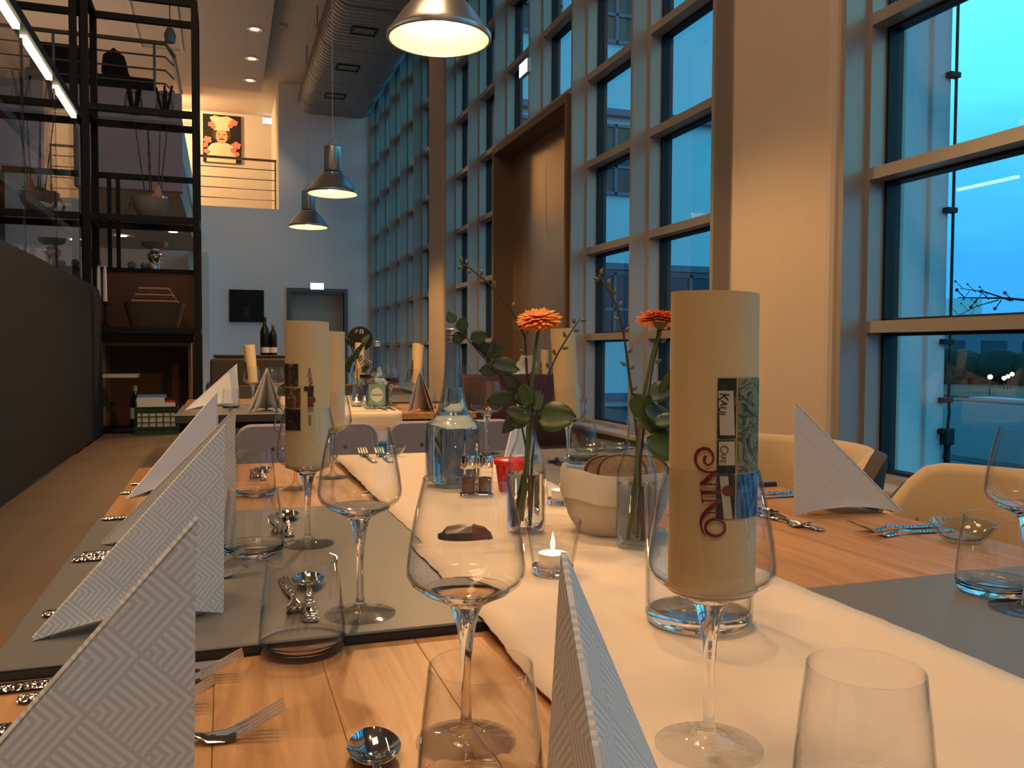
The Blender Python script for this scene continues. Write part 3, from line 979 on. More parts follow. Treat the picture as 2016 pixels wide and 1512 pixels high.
flat('jacket', [(-.27, -.44), (.25, -.44), (.25, -.16), (.16, -.10), (.06, -.07), (-.06, -.07), (-.17, -.10), (-.25, -.18)], 'hat')
flat('hair', blob(.0, .08, .17, .14), 'hair', .002)
flat('face', blob(.0, .045, .105, .14), 'skin', .005)
flat('hat', [(-.13, .15), (.14, .15), (.15, .26), (.20, .38), (.10, .42), (-.02, .40), (-.12, .42), (-.21, .38), (-.15, .26)], 'hat', .008)
for ex in (-.045, .045):
    flat('eye', blob(ex, .075, .020, .010, 10), 'hair', .009)
flat('moustache', blob(0, -.012, .055, .012, 12), 'hair', .009)
flat('nose', [(-.012, .005), (.016, .005), (.006, .06), (-.004, .06)], 'rose_paint', .009)
for k, (x, y, r) in enumerate(((.22, .31, .07), (.16, .25, .05), (-.18, .25, .06), (-.14, .20, .04), (-.25, -.04, .075), (-.29, -.14, .05), (.26, -.11, .08), (.21, -.20, .055), (-.27, -.25, .05), (.27, -.27, .05))):
    flat('flower', blob(x, y, r, r * .85, 20, .16, k), 'rose_paint', .011 + .001 * (k % 3))
dp = thing('stag_picture', 'nearly black square picture of a stag head on the far wall', 'picture', (.36, YF - .03, 1.78))
MB().box(-.275, 0, -.265, .275, .028, .265).build('canvas', M['canvas_black'], dp)
flat('stag_head', [(-.05, .0), (.05, .0), (.035, -.08), (.05, -.20), (-.05, -.20), (-.035, -.08)], 'antler', 0, dp)
for sx in (-1, 1):
    a = MB()
    for pts in (((.02, 0), (.08, .05), (.14, .12), (.13, .20)), ((.08, .05), (.06, .12)), ((.11, .08), (.18, .10), (.20, .16)), ((.14, .12), (.09, .17))):
        a.tube([(sx * x, -.002, y) for x, y in pts], .006, 5)
    a.build('antler', M['antler'], dp)
rb = thing('balcony_railing', 'thin steel railing across the lit gallery niche', 'railing', (0, YF + .30, 3.40))
MB().tube([(-.45, 0, .86), (.87, 0, .86)], .022, 8).build('handrail', M['rail'], rb)
for z in (.70, .53, .36, .19):
    MB().tube([(-.45, 0, z), (.87, 0, z)], .009, 6).build('rail_rod', M['rail'], rb)
for x in (-.40, .85):
    MB().tube([(x, 0, 0), (x, 0, .86)], .014, 8).build('post', M['rail'], rb)
gr = thing('gallery_railing', 'steel railing with three rods on the lilac gallery parapet', 'railing', (0, 9.07, 3.55))
MB().tube([(-4.0, 0, .49), (-.52, 0, .49), (-.45, .12, .42), (-.44, 1.4, .42)], .022, 8).build('handrail', M['rail'], gr)
for z in (.36, .23, .10):
    MB().tube([(-4.0, 0, z), (-.52, 0, z), (-.45, .12, z - .04)], .009, 6).build('rail_rod', M['rail'], gr)
for x in (-3.4, -2.4, -1.5, -.62):
    MB().tube([(x, 0, 0), (x, 0, .49)], .013, 8).build('post', M['rail'], gr)
so = thing('lounge_seat', 'black lounge seat with a rounded high back behind the gallery railing', 'seat', (-1.05, 9.6, 3.55))
MB().rbox(-.75, -.3, -.60, .42, .4, .22, .05, 3).build('seat', M['black_cloth'], so, 40)
bk = [(-.02, .2), (-.12, .35), (-.10, .52), (.00, .60), (.10, .52), (.13, .36), (.22, .24), (.30, .2)]
MB().prism([(x, .1, z) for x, z in bk], (0, .25, 0)).build('backrest', M['black_cloth'], so)
MB().rbox(-.72, -.2, .2, -.18, .35, .50, .04, 3).build('arm_cushion', M['black_cloth'], so, 40)

# ================================================================== FURNITURE
ZG, ZW, ZR = .750, .738, .7525       # grey top, oak top, runner surface
TX0, TXM, TX1 = -.217, .5000, 1.217
TD = .765


def table(kind, x0, x1, y0, label):
    t = thing('dining_table', label, 'table', ((x0 + x1) / 2, y0 + TD / 2, 0))
    hw, hd = (x1 - x0) / 2 - .0015, TD / 2 - .001
    if kind == 'oak':
        n = 7
        bw = 2 * hw / n
        for k in range(n):
            MB().rbox(-bw / 2 + .0002, -hd, -.030, bw / 2 - .0002, hd, 0, .0005, 1).build('board', M['oak'], t, loc=(-hw + bw * (k + .5), 0, ZW))
        zt = ZW - .030
    else:
        MB().rbox(-hw, -hd, ZG - .004, hw, hd, ZG, .0015, 1).build('grey_top', M['lino'], t)
        MB().box(-hw, -hd, ZG - .036, hw, hd, ZG - .004).build('edge_band', M['edge'], t)
        zt = ZG - .036
    MB().box(-hw + .12, -hd + .12, zt - .04, hw - .12, hd - .12, zt).build('apron', M['dark_leg'], t)
    for sx in (-1, 1):
        for sy in (-1, 1):
            MB().box(sx * (hw - .22) - .025, sy * (hd - .05) - .025, 0, sx * (hw - .22) + .025, sy * (hd - .05) + .025, zt).build('leg', M['dark_leg'], t)
    return t


table('oak', TX0, TXM, .13, 'oak table of the nearest row on the bench side')
table('grey', TXM, TX1, .13, 'grey-topped table of the nearest row on the window side')
table('grey', TX0, TXM, .13 + TD, 'grey-topped table on the bench side between the two oak tables')
table('oak', TXM, TX1, .13 + TD, 'oak table on the window side under the single upright napkin')
table('oak', TX0, TXM, .13 + 2 * TD, 'oak table at the far end of the first group on the bench side')
table('grey', TXM, TX1, .13 + 2 * TD, 'grey-topped table at the far end of the first group on the window side')
B0 = 4.15
table('grey', TX0, TXM, B0, 'grey-topped table at the near end of the second group beside the bench')
table('oak', TXM, TX1, B0, 'oak table at the near end of the second group on the window side')
table('oak', TX0, TXM, B0 + TD, 'second oak table of the second group beside the bench')
table('grey', TXM, TX1, B0 + TD, 'second grey table of the second group on the window side')
table('oak', .80, 1.42, 7.08, 'small oak table behind the second group')
table('oak', 1.52, 2.28, 5.16, 'oak table behind the dark red bench near the bronze portal')


def rough(y, s):
    return .0012 * math.sin(23 * y + s) + .0008 * math.sin(91 * y + 2 * s) + .0005 * math.sin(240 * y + s)


def runner(name, y0, y1, x0, x1, zf, label, hang=0.0):
    def fn(a, b):
        y = y0 + (y1 - y0) * a
        xx0, xx1 = x0 + rough(y, 1), x1 + rough(y, 4)
        x = xx0 + (xx1 - xx0) * b
        return (x, y + .003 * math.sin(31 * x), zf(x, y) + .0006 * math.sin(15 * x + 4 * y))
    mb = MB().grid(fn, 140, 14)
    if hang:
        def fh(a, b):
            x = x0 + (x1 - x0) * b
            t = a * hang
            return (x + .004 * math.sin(9 * t), y0 - .004 - .010 * math.sin(min(1, t / .02) * PI / 2) - .008 * math.sin(6 * x) * a, zf(x, y0) - t + (0.03 * a if (b < .04 or b > .96) else 0))
        mb.grid(fh, 10, 14)
    o = mb.build(name, M['runner'], smooth=True)
    so_ = o.modifiers.new('thickness', 'SOLIDIFY')
    so_.thickness = .0016
    so_.offset = 1
    return tag(o, label, 'table runner')


def sm(a, b, x):
    t = max(0, min(1, (x - a) / (b - a)))
    return t * t * (3 - 2 * t)


runner('table_runner', .10, 1.262, .268, .690, lambda x, y: .7515 + .004 * sm(1.235, 1.25, y) * (1 - sm(1.255, 1.262, y)) - .0075 * (1 - sm(.76, .895, y)) * (1 - sm(.30, .46, x)), 'cream linen runner under the nearest wine glass with the large menu roll')
runner('table_runner', 1.23, 2.425, .290, .700, lambda x, y: .7505 + .0005 * sm(1.4, 1.5, y), 'cream linen runner under the tall water bottle and bread bag')
runner('table_runner', B0, B0 + 1.5, .30, .83, lambda x, y: .7515, 'cream linen runner hanging over the end of the second group of tables', .16)

# ---- upholstered bench
be = thing('wall_bench', 'long high-backed dark taupe upholstered bench along the left', 'bench', (0, 0, 0))
ys = [-1.5, .45, 2.35, 4.28, 6.42]
for a, b in zip(ys[:-1], ys[1:]):
    bm = MB()
    pr_ = [(-.79, .47), (-.792, 1.40), (-.805, 1.455), (-.84, 1.487), (-.88, 1.49), (-.92, 1.47), (-.935, 1.43), (-.935, .47)]
    e = .018
    rings = []
    for y, s in ((a, .965), (a + e * .5, .99), (a + e, 1.0), (b - e, 1.0), (b - e * .5, .99), (b, .965)):
        rings.append([(-.86 + (x + .86) * s, y, .47 + (z - .47) * (s if z > .5 else 1)) for x, z in pr_])
    bm.loft(rings).build('backrest', M['bench'], be, 40)
for a, b in ((-1.5, 1.15), (1.155, 3.12), (3.125, 5.02), (5.025, 6.40)):
    MB().rbox(-.79, a, .33, -.275, b, .47, .015, 2).build('seat_cushion', M['seat'], be, 40)
MB().box(-.93, -1.5, 0, -.32, 6.40, .33).build('plinth', M['edge'], be)

# ---- glass case behind the bench
gc = thing('glass_partition', 'frameless glass partition with a lit top edge standing behind the bench', 'partition', (-.858, 0, 0))
for a, b in ((2.2, 3.38), (3.39, 4.405), (4.415, 5.19), (5.20, 5.94)):
    MB().box(-.005, a, 1.47, .005, b, 2.455).build('pane', M['case'], gc)
    MB().box(-.006, b - .006, 1.47, .006, b + .004, 2.455).build('pane_edge', M['win_dark'], gc)
MB().box(-.03, 2.2, 2.485, .03, 5.95, 2.535).build('top_rail', M['steel_black'], gc)
for a, b in ((2.2, 3.45), (3.5, 4.31), (4.45, 5.06), (5.23, 5.83)):
    MB().box(-.014, a, 2.462, .014, b, 2.485).build('led_strip', M['led'], gc)
for z in (2.08, 1.78):
    MB().box(-.055, 2.2, z - .02, -.025, 5.9, z + .02).build('rail', M['door_frame'], gc)

# ---- black steel shelving
def shelf_unit(x0, x1, label, zs):
    s = thing('steel_shelf', label, 'shelf', (0, 6.5, 0))
    q = .022
    dz = .43
    for x in (x0, x1):
        for y in (0, dz):
            MB().box(x - q, y - q, 0, x + q, y + q, zs[-1] + q).build('post', M['steel_black'], s)
    for z in zs:
        for y in (0, dz):
            MB().box(x0 + q, y - q, z - q, x1 - q, y + q, z + q).build('beam', M['steel_black'], s)
        for x in (x0, x1):
            MB().box(x - q, q, z - q, x + q, dz - q, z + q).build('side_beam', M['steel_black'], s)
    for z in zs[:-1]:
        MB().box(x0 + q, q, z + .012, x1 - q, dz - q, z + .022).build('glass_shelf' if z > 1.5 else 'shelf_board', M['case'] if z > 1.5 else M['steel_black'], s)
    return s


ZL = [.46, 1.183, 1.965, 2.71, 3.49]
sh = shelf_unit(-.885, -.18, 'tall open black steel shelf at the end of the bench, holding the stone bowl', ZL)
shelf_unit(-1.62, -.955, 'second black steel shelf seen through the glass partition', ZL)
# copper-brown cabinet behind the shelf
cb = thing('copper_cabinet', 'dark copper-brown open cabinet standing behind the lower half of the black shelf', 'cabinet', (0, 6.97, 0))
MB().box(-.88, .02, 1.10, -.22, .05, 1.635).build('upper_panel', M['copper_panel'], cb)
MB().box(-.90, 0, 1.635, -.20, .30, 1.66).build('top', M['steel_black'], cb)
MB().box(-.88, .25, .10, -.22, .28, 1.10).build('back_panel', M['copper_panel'], cb)
MB().box(-.86, 0, 1.075, -.24, .28, 1.10).box(-.86, 0, .10, -.84, .28, 1.075).box(-.26, 0, .10, -.24, .28, 1.075).build('frame', M['board_edge'], cb)
MB().box(-.90, .05, .0, -.20, .30, .10).build('base', M['edge'], cb)
for x in (-.90, -.20):
    MB().box(x - .018, 0, 0, x + .018, .04, 2.33).build('post', M['steel_black'], cb)
for x in (-.805, -.745):
    MB().box(x - .014, .05, 1.66, x + .014, .09, 2.33).build('mullion', M['steel_black'], cb)
MB().box(-.90, .05, 2.33, -.20, .09, 2.37).build('top_bar', M['steel_black'], cb)

# things on the shelf
YS = 6.71
bo = thing('stone_bowl', 'grey stone bowl filled with dry moss and pink ornaments on the black shelf', 'bowl', (-.495, YS, 1.990))
MB().lathe([(.001, 0), (.05, 0), (.085, .03), (.115, .085), (.128, .15), (.120, .15), (.108, .09), (.06, .03), (.001, .028)], 28).build('bowl', M['stone'], bo, 60)
ms = MB()
for k in range(26):
    a, rr = rnd.random() * 6.28, .10 * rnd.random() ** .5
    ms.ball((rr * math.cos(a), rr * math.sin(a), .13 + .03 * rnd.random()), .03, .03, .025, 7, 5)
ms.build('moss', M['moss'], bo, True, kind='stuff')
for k, (x, y, h) in enumerate(((.05, -.05, .25), (.085, -.03, .19), (.02, -.07, .17))):
    MB().lathe([(.001, .10), (.03, .13), (.034, .17), (.02, h - .02), (.001, h)], 9, (x, y, 0)).build('ornament', M['rose' if k != 1 else 'tin'], bo, True)
MB().tube([(-.13, -.02, .11), (-.155, -.02, .06), (-.15, -.03, .02)], .012, 6).build('dried_fruit', M['rustic'], bo)
for k, (dx, tx, h) in enumerate(((-.03, -.10, .56), (-.005, -.015, .54), (.01, -.01, .52), (.05, .07, .55), (.06, .12, .57))):
    s = thing('dry_stick', ('thin dark stick leaning outward on the left of the stone bowl', 'thin dark stick beside the middle of the stone bowl', 'shorter dark stick at the middle of the stone bowl', 'thin dark stick right of the middle of the stone bowl', 'tallest thin dark stick at the right of the stone bowl')[k], 'stick', (-.495 + dx, YS, 2.12), group='sticks in the stone bowl')
    MB().tube([(0, 0, 0), ((tx - dx) * .5, .005, h * .5), (tx - dx, 0, h)], [.005, .004, .003], 6).build('stick', M['twig'], s)
    for q in range(4):
        z = h * (.3 + .17 * q)
        MB().ball(((tx - dx) * z / h, 0, z), .006, n=6, m=4).build('knot', M['twig'], s)
for k, x in enumerate((-.60, -.395)):
    l = thing('wire_lantern', ('wire basket of dark sticks at the left on the upper shelf level', 'wire basket of dark sticks at the right on the upper shelf level')[k], 'lantern', (x, YS, 2.734))
    for q in range(10):
        a = 2 * PI * q / 10
        MB().tube([(.042 * math.cos(a), .042 * math.sin(a), 0), (.062 * math.cos(a), .062 * math.sin(a), .05), (.055 * math.cos(a), .055 * math.sin(a), .12), (.042 * math.cos(a), .042 * math.sin(a), .17)], .0022, 5).build('wire', M['steel_black'], l)
    for z, r_ in ((.002, .043), (.17, .043)):
        MB().lathe([(r_ - .002, z), (r_ + .003, z), (r_ + .003, z + .005), (r_ - .002, z + .005), (r_ - .002, z)], 20).build('ring', M['steel_black'], l)
    for q in range(4):
        a = q * 1.7 + k
        MB().tube([(.012 * math.cos(a), .012 * math.sin(a), .004), (.055 * math.cos(a + .4), .03 * math.sin(a), .20 + .01 * q)], [.012, .009], 6).build('wood_stick', M['steel_black'], l)
gb = thing('silver_goblet', 'silver goblet with a wide flat lid on the cabinet behind the black shelf', 'goblet', (-.50, 7.12, 1.6605))
MB().lathe([(.001, 0), (.035, 0), (.035, .02), (.028, .05), (.05, .085), (.062, .11), (.055, .135), (.03, .15), (.03, .165), (.001, .165)], 24).build('body', M['chrome'], gb, 50)
MB().lathe([(.001, .165), (.05, .165), (.085, .18), (.10, .215), (.001, .215)], 24, sy=.6).build('lid', M['stone'], gb, 50)
MB().lathe([(.045, .108), (.064, .112), (.045, .122)], 14, (.012, -.004, 0)).build('red_reflection', M['red_ribbon'], gb)  # red reflection on the silver, put in as a coloured ring
cbal = thing('copper_ball', 'round copper ball vase beside the post of the black shelf', 'vase', (-.94, 7.12, 1.66))
MB().lathe([(.001, 0), (.03, 0), (.062, .03), (.072, .07), (.055, .115), (.022, .13), (.02, .145), (.012, .145), (.001, .12)], 24).build('body', M['copper'], cbal, True)
for k, (x, h) in enumerate(((-.66, .03), (-.57, .025), (-.53, .028))):
    p = thing('pebble', ('grey pebble at the left on the cabinet behind the shelf', 'flat grey pebble in the middle on the cabinet behind the shelf', 'grey pebble next to the silver goblet')[k], 'pebble', (x, 7.06, 1.66 + h))
    MB().ball((0, 0, 0), .03, .03, h, 10, 6).build('stone', M['stone'], p, True)
wb = thing('wicker_basket', 'large dark wicker basket heaped with wrapped goods on the black shelf', 'basket', (-.475, YS, 1.207))
bk_ = MB()
rings = []
for i in range(13):
    z = .18 * i / 12
    s = .78 + .22 * i / 12 + (.012 if i % 2 else 0)
    rings.append([(s * (.205 * math.copysign(abs(math.cos(t)) ** .5, math.cos(t))), s * .13 * math.copysign(abs(math.sin(t)) ** .5, math.sin(t)), z) for t in [2 * PI * k / 28 for k in range(28)]])
bk_.loft(rings, True).build('basket', M['wicker'], wb, 30)
for k in range(5):
    MB().rbox(-.15 + .012 * k, -.10, .183 + .022 * k, .16 - .014 * k, .09, .201 + .022 * k, .005).build('packet', M['copper_panel' if k % 2 else 'board_edge'], wb)
for k, x in enumerate((-.83, -.79)):
    c = thing('taper_candle', ('white taper candle nearer the bench back on the shelf', 'white taper candle nearer the wicker basket on the shelf')[k], 'candle', (x, 6.60, 1.207))
    MB().lathe([(.001, 0), (.03, 0), (.03, .01), (.008, .02), (.008, .15), (.018, .16), (.018, .18), (.001, .18)], 14).build('holder', M['steel_black'], c, 40)
    MB().lathe([(.001, .18), (.014, .18), (.011, .40), (.004, .43), (.001, .43)], 12).build('wax', M['white_wax'], c, 50)
pl = thing('display_plank', 'pale wooden plank shelf end beside the bench back', 'plank', (-.70, 6.60, .85))
MB().rbox(-.16, -.09, 0, .12, .12, .025, .003).build('plank', M['paper'], pl)
MB().box(-.15, 0, -.366, -.12, .05, 0).build('bracket', M['steel_black'], pl)
wbt = thing('wine_bottle', 'dark wine bottle with a pale label on the low shelf behind the green crate', 'bottle', (-.62, 6.78, .483))
MB().lathe([(.001, 0), (.036, 0), (.037, .01), (.037, .18), (.03, .21), (.015, .235), (.014, .30), (.001, .30)], 20).build('glass', M['bottle_dark'], wbt, 50)
MB().lathe([(.0378, .06), (.0378, .14)], 20).build('label', M['label_light'], wbt, True)
MB().lathe([(.0150, .26), (.0155, .30), (.001, .302)], 12).build('capsule', M['label_light'], wbt, True)
# crate of magazines on the end of the bench
cr_ = thing('wire_crate', 'green wire crate standing on the far end of the bench seat', 'crate', (-.44, 6.33, .4705))
for x in (-.135, -.09, -.045, 0, .045, .09, .135):
    MB().box(x - .003, -.105, 0, x + .003, -.099, .19).build('wire', M['crate'], cr_)
for z in (.003, .045, .085, .125, .165, .187):
    MB().box(-.138, -.108, z - .003, .138, -.102, z + .003).build('wire', M['crate'], cr_)
MB().box(-.138, -.10, 0, .138, .10, .006).box(-.138, .096, 0, .138, .10, .19).box(-.138, -.10, 0, -.134, .096, .19).box(.134, -.10, 0, .138, .096, .19).build('tray', M['crate'], cr_)
MB().box(-.13, -.099, .006, .13, -.097, .055).box(-.13, -.099, .15, .13, -.097, .19).build('green_band', M['crate'], cr_)
for k, (y, x0, x1, h, mt, lab) in enumerate(((-.088, -.12, .12, .21, 'mag_white', 'white magazine at the front of the green crate'), (-.060, -.125, .05, .245, 'mag_white', 'white magazine with a pink corner sticking up in the green crate'), (-.035, -.05, .132, .24, 'mag_dark', 'dark magazine with a red title sticking up in the green crate'), (0, -.125, .06, .262, 'mag_blue', 'blue magazine at the back of the green crate'))):
    mg = thing('magazine', lab, 'magazine', (-.44, 6.33 + y, .4775), group='magazines in the green crate')
    MB().box(x0, -.004, 0, x1, .004, h).build('cover', M[mt], mg)
    if mt == 'mag_dark':
        MB().box(x0 + .02, -.0055, h - .045, x1 - .02, -.004, h - .018).build('title', M['mag_red'], mg)
        MB().box(x0 + .05, -.0055, h - .075, x1 - .04, -.004, h - .058).build('subtitle', M['mag_white'], mg)
    if k == 1:
        MB().box(x0 + .02, -.0055, h - .10, x0 + .07, -.004, h - .05).build('pink_patch', M['mag_red'], mg)
# behind the partition
rp_ = thing('rustic_pot', 'wide rough brown bark pot behind the glass partition', 'pot', (-1.37, YS, 1.988))
MB().lathe([(.001, 0), (.10, 0), (.16, .05), (.19, .14), (.175, .16), (.185, .175), (.165, .25), (.12, .32), (.10, .31), (.14, .24), (.001, .20)], 30).build('pot', M['rustic'], rp_, 60)
ct = thing('silver_tree', 'pale glittering cone tree with a red ribbon behind the glass partition', 'ornament', (-1.075, YS, 1.988))
MB().lathe([(.001, 0), (.075, 0), (.06, .12), (.035, .30), (.012, .42), (.001, .45)], 18).build('cone', M['rose'], ct, 50)
MB().prism([(-.09, -.03, .37), (-.02, -.035, .36), (.05, -.04, .35), (.02, -.045, .30), (-.02, -.04, .33), (-.10, -.03, .34)], (0, .006, 0)).build('ribbon', M['red_ribbon'], ct)
fl = thing('white_blossoms', 'small heap of white paper blossoms beside the bark pot', 'flowers', (-1.10, 6.58, 1.988))
fb = MB()
for k in range(14):
    fb.ball((-.10 + .2 * rnd.random(), -.03 + .06 * rnd.random(), .02 + .05 * rnd.random()), .028, .028, .018, 7, 4)
fb.build('blossom_heap', M['white_petal'], fl, True, kind='stuff')
for k, x in enumerate((-1.30, -1.20)):
    c = thing('pillar_candle', ('thick white candle behind the partition, nearer the camera edge', 'thick white candle behind the partition, nearer the copper ball')[k], 'candle', (x, 6.66, 1.57))
    MB().lathe([(.001, 0), (.038, 0), (.038, .17), (.030, .178), (.001, .168)], 18).build('wax', M['white_wax'], c, 40)
    MB().lathe([(.001, -.365), (.05, -.365), (.05, -.355), (.012, -.34), (.012, -.02), (.05, 0), (.001, 0)], 14).build('stand', M['steel_black'], c, 40)


# ---- chairs
def make_armchair():
    r = thing('armchair', '', 'chair')
    n, sh_o, sh_i = 36, [], []
    inner, outer = MB(), MB()

    def ring(t):
        """t -1..1 round the shell; local +x is towards the table"""
        a = t * R(128)
        x = -.255 * math.cos(a) if abs(a) < PI / 2 else -.29 * math.cos(a)
        y = .285 * math.sin(a) if abs(a) < PI / 2 else .285 * math.sin(PI / 2) * (1 - .12 * (abs(a) - PI / 2)) * (1 if a > 0 else -1)
        k = 1 - sm(.40, .72, abs(t))
        zt = .645 + .165 * k - .02 * sm(.75, 1, abs(t))
        return x, y, zt
    ri, ro, cap = [], [], []
    for i in range(n + 1):
        x, y, zt = ring(-1 + 2 * i / n)
        L = math.hypot(x, y)
        ux, uy = x / L, y / L
        ti, to = .030, .030
        lean = .035 * (zt - .645) / .165
        ri.append([(x - ux * ti, y - uy * ti, .46), (x - ux * ti + ux * lean * .5, y - uy * ti, .58), (x - ux * ti + ux * lean, y - uy * ti + uy * lean, zt - .02), (x + ux * lean - ux * ti * .5, y + uy * lean - uy * ti * .5, zt - .003), (x + ux * lean, y + uy * lean, zt)])
        ro.append([(x + ux * lean, y + uy * lean, zt), (x + ux * (to + lean), y + uy * (to + lean), zt - .012), (x + ux * (to + lean), y + uy * (to + lean), zt - .04), (x + ux * to * .9, y + uy * to * .9, .50), (x * .93, y * .93, .40)])

    def sheet(mb, rr):
        m = len(rr[0])
        mb.add([p for q in rr for p in q], [(i * m + j, (i + 1) * m + j, (i + 1) * m + j + 1, i * m + j + 1) for i in range(n) for j in range(m - 1)])
    sheet(inner, ri)
    sheet(outer, ro)
    for k_ in (0, n):
        p = ri[k_] + ro[k_][1:]
        outer.add(p, [tuple(range(len(p)))])
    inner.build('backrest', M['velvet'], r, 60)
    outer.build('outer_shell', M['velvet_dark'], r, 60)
    MB().rbox(-.225, -.25, .39, .27, .25, .475, .03, 3).build('seat', M['velvet'], r, 40)
    for sx in (-1, 1):
        for sy in (-1, 1):
            MB().tube([(sx * .17, sy * .18, .395), (sx * .23, sy * .24, 0)], [.02, .012], 8).build('leg', M['dark_leg'], r)
    for t in (-.5, .5):
        x, y, zt = ring(t)
        MB().tube([(x * .885, y * .885, .48), (x * .885, y * .885, .70)], .003, 5).build('seam', M['board_edge'], r)
    return r


arm = Proto(make_armchair)
GA = 'tan armchairs along the window'
arm.put('tan velvet armchair with a dark outer shell, directly behind the single upright napkin', (1.30, 1.90, 0), PI, GA)
arm.put('tan velvet armchair nearest the window glass, behind the small glass dish', (1.30, 1.20, 0), PI, GA)


def make_chair(fab, tuft=True):
    def mk():
        r = thing('side_chair', '', 'chair')
        prof_ = []
        for k in range(9):
            t = PI / 2 * k / 8
            prof_.append((.235 - .05 + .05 * math.cos(t), .80 - .05 + .05 * math.sin(t)))
        poly = [(.235, .47)] + prof_ + [(-x, z) for x, z in reversed(prof_)] + [(-.235, .47)]
        rings = []
        for d, s in ((0, .985), (.008, 1.0), (.042, 1.0), (.05, .985)):
            rings.append([(x * s, .20 + d + .10 * (z - .47), .47 + (z - .47) * s) for x, z in poly])
        MB().loft(rings).build('backrest', M[fab], r, 40)
        if tuft:
            for x in (-.12, 0, .12):
                for z in (.60, .72):
                    MB().ball((x, .20 + .10 * (z - .47), z), .007, .004, .007, 8, 5).build('button', M['velvet_dark'], r, True)
        MB().rbox(-.235, -.23, .40, .235, .25, .475, .025, 3).build('seat', M[fab], r, 40)
        for sx in (-1, 1):
            for sy in (-1, 1):
                MB().tube([(sx * .19, sy * .19, .41), (sx * .21, sy * .215, 0)], [.018, .012], 8).build('leg', M['dark_leg'], r)
        return r
    return mk


ch = Proto(make_chair('lilac_fabric'))
GC = 'grey-lilac chairs at the far end of the first tables'
ch.put('grey-lilac chair behind the row of folded napkins at the far end of the first tables', (.27, 2.70, 0), 0, GC)
ch.put('grey-lilac chair directly behind the tall water bottle', (.775, 2.69, 0), 0, GC)
chb = Proto(make_chair('brown_fabric', False))
GB = 'dark brown chairs beyond the second tables'
chb.put('dark brown chair at the far end of the second group, nearest the bench', (.16, 5.98, 0), 0, GB)
chb.put('dark brown chair at the far end of the second group under the rolled menus', (.82, 5.98, 0), 0, GB)
sf = thing('brown_sofa', 'low dark brown fabric sofa back in front of the far wall', 'sofa', (.18, 6.75, 0))
MB().rbox(-.28, -.10, .40, .52, .06, .985, .025, 3).build('backrest', M['brown_fabric'], sf, 40)
MB().rbox(-.28, .06, .25, .52, .50, .46, .03, 3).build('seat', M['brown_fabric'], sf, 40)
MB().rbox(-.31, -.10, .10, -.25, .52, .80, .02, 2).build('arm', M['brown_fabric'], sf, 40)
for x in (-.24, .46):
    for y in (-.06, .44):
        MB().box(x - .02, y - .02, 0, x + .02, y + .02, .40 if y < 0 else .26).build('leg', M['dark_leg'], sf)
rbn = thing('red_bench', 'dark red leather bench back crossing in front of the bronze portal', 'bench', (1.66, 5.0, 0))
MB().rbox(-.30, -.05, .42, .40, .05, .905, .015, 2).build('backrest', M['red_leather'], rbn, 40)
MB().rbox(-.30, -.42, .35, .40, -.05, .46, .02, 2).build('seat', M['red_leather'], rbn, 40)
MB().box(-.28, -.38, 0, .38, .04, .35).build('base', M['edge'], rbn)
sb = thing('dark_sideboard', 'dark sideboard carrying the two wine bottles behind the brown sofa', 'sideboard', (.38, 8.1, 0))
MB().box(-.45, -.2, .08, .35, .22, .98).build('body', M['edge'], sb)
MB().rbox(-.47, -.22, .98, .37, .24, 1.005, .004).build('top', M['edge'], sb)
for x in (-.40, .30):
    MB().box(x - .02, -.18, 0, x + .02, .2, .08).build('foot', M['dark_leg'], sb)
ds = thing('round_sign', 'round black board with white marks standing behind the second group of tables', 'sign', (1.215, 8.05, 0))
MB().lathe([(.001, -.012), (.113, -.012), (.118, -.006), (.118, .006), (.113, .012), (.001, .012)], 36).build('disc', M['canvas_black'], ds, 40).matrix_local = Matrix.Translation((0, 0, 1.16)) @ Matrix.Rotation(PI / 2, 4, 'X')
for x0, z0, w_, h_ in ((-.045, 1.215, .008, .028), (-.045, 1.236, .024, .007), (-.045, 1.222, .018, .006), (-.005, 1.205, .008, .045), (-.005, 1.243, .034, .007), (.021, 1.205, .008, .045), (-.005, 1.222, .030, .007)):
    MB().box(x0, -.016, z0, x0 + w_, -.012, z0 + h_).build('white_mark', M['mag_white'], ds)
MB().tube([(0, .02, 0), (0, .02, 1.10)], .014, 8).build('pole', M['steel_black'], ds)
MB().lathe([(.001, 0), (.16, 0), (.16, .012), (.001, .02)], 24).build('foot', M['steel_black'], ds, 40)

# ================================================================== TABLEWARE
def face_cam(x, y):
    """heading of a thing whose print or spray was turned to the near end of the table when it was laid out"""
    return -math.atan2(x, y)


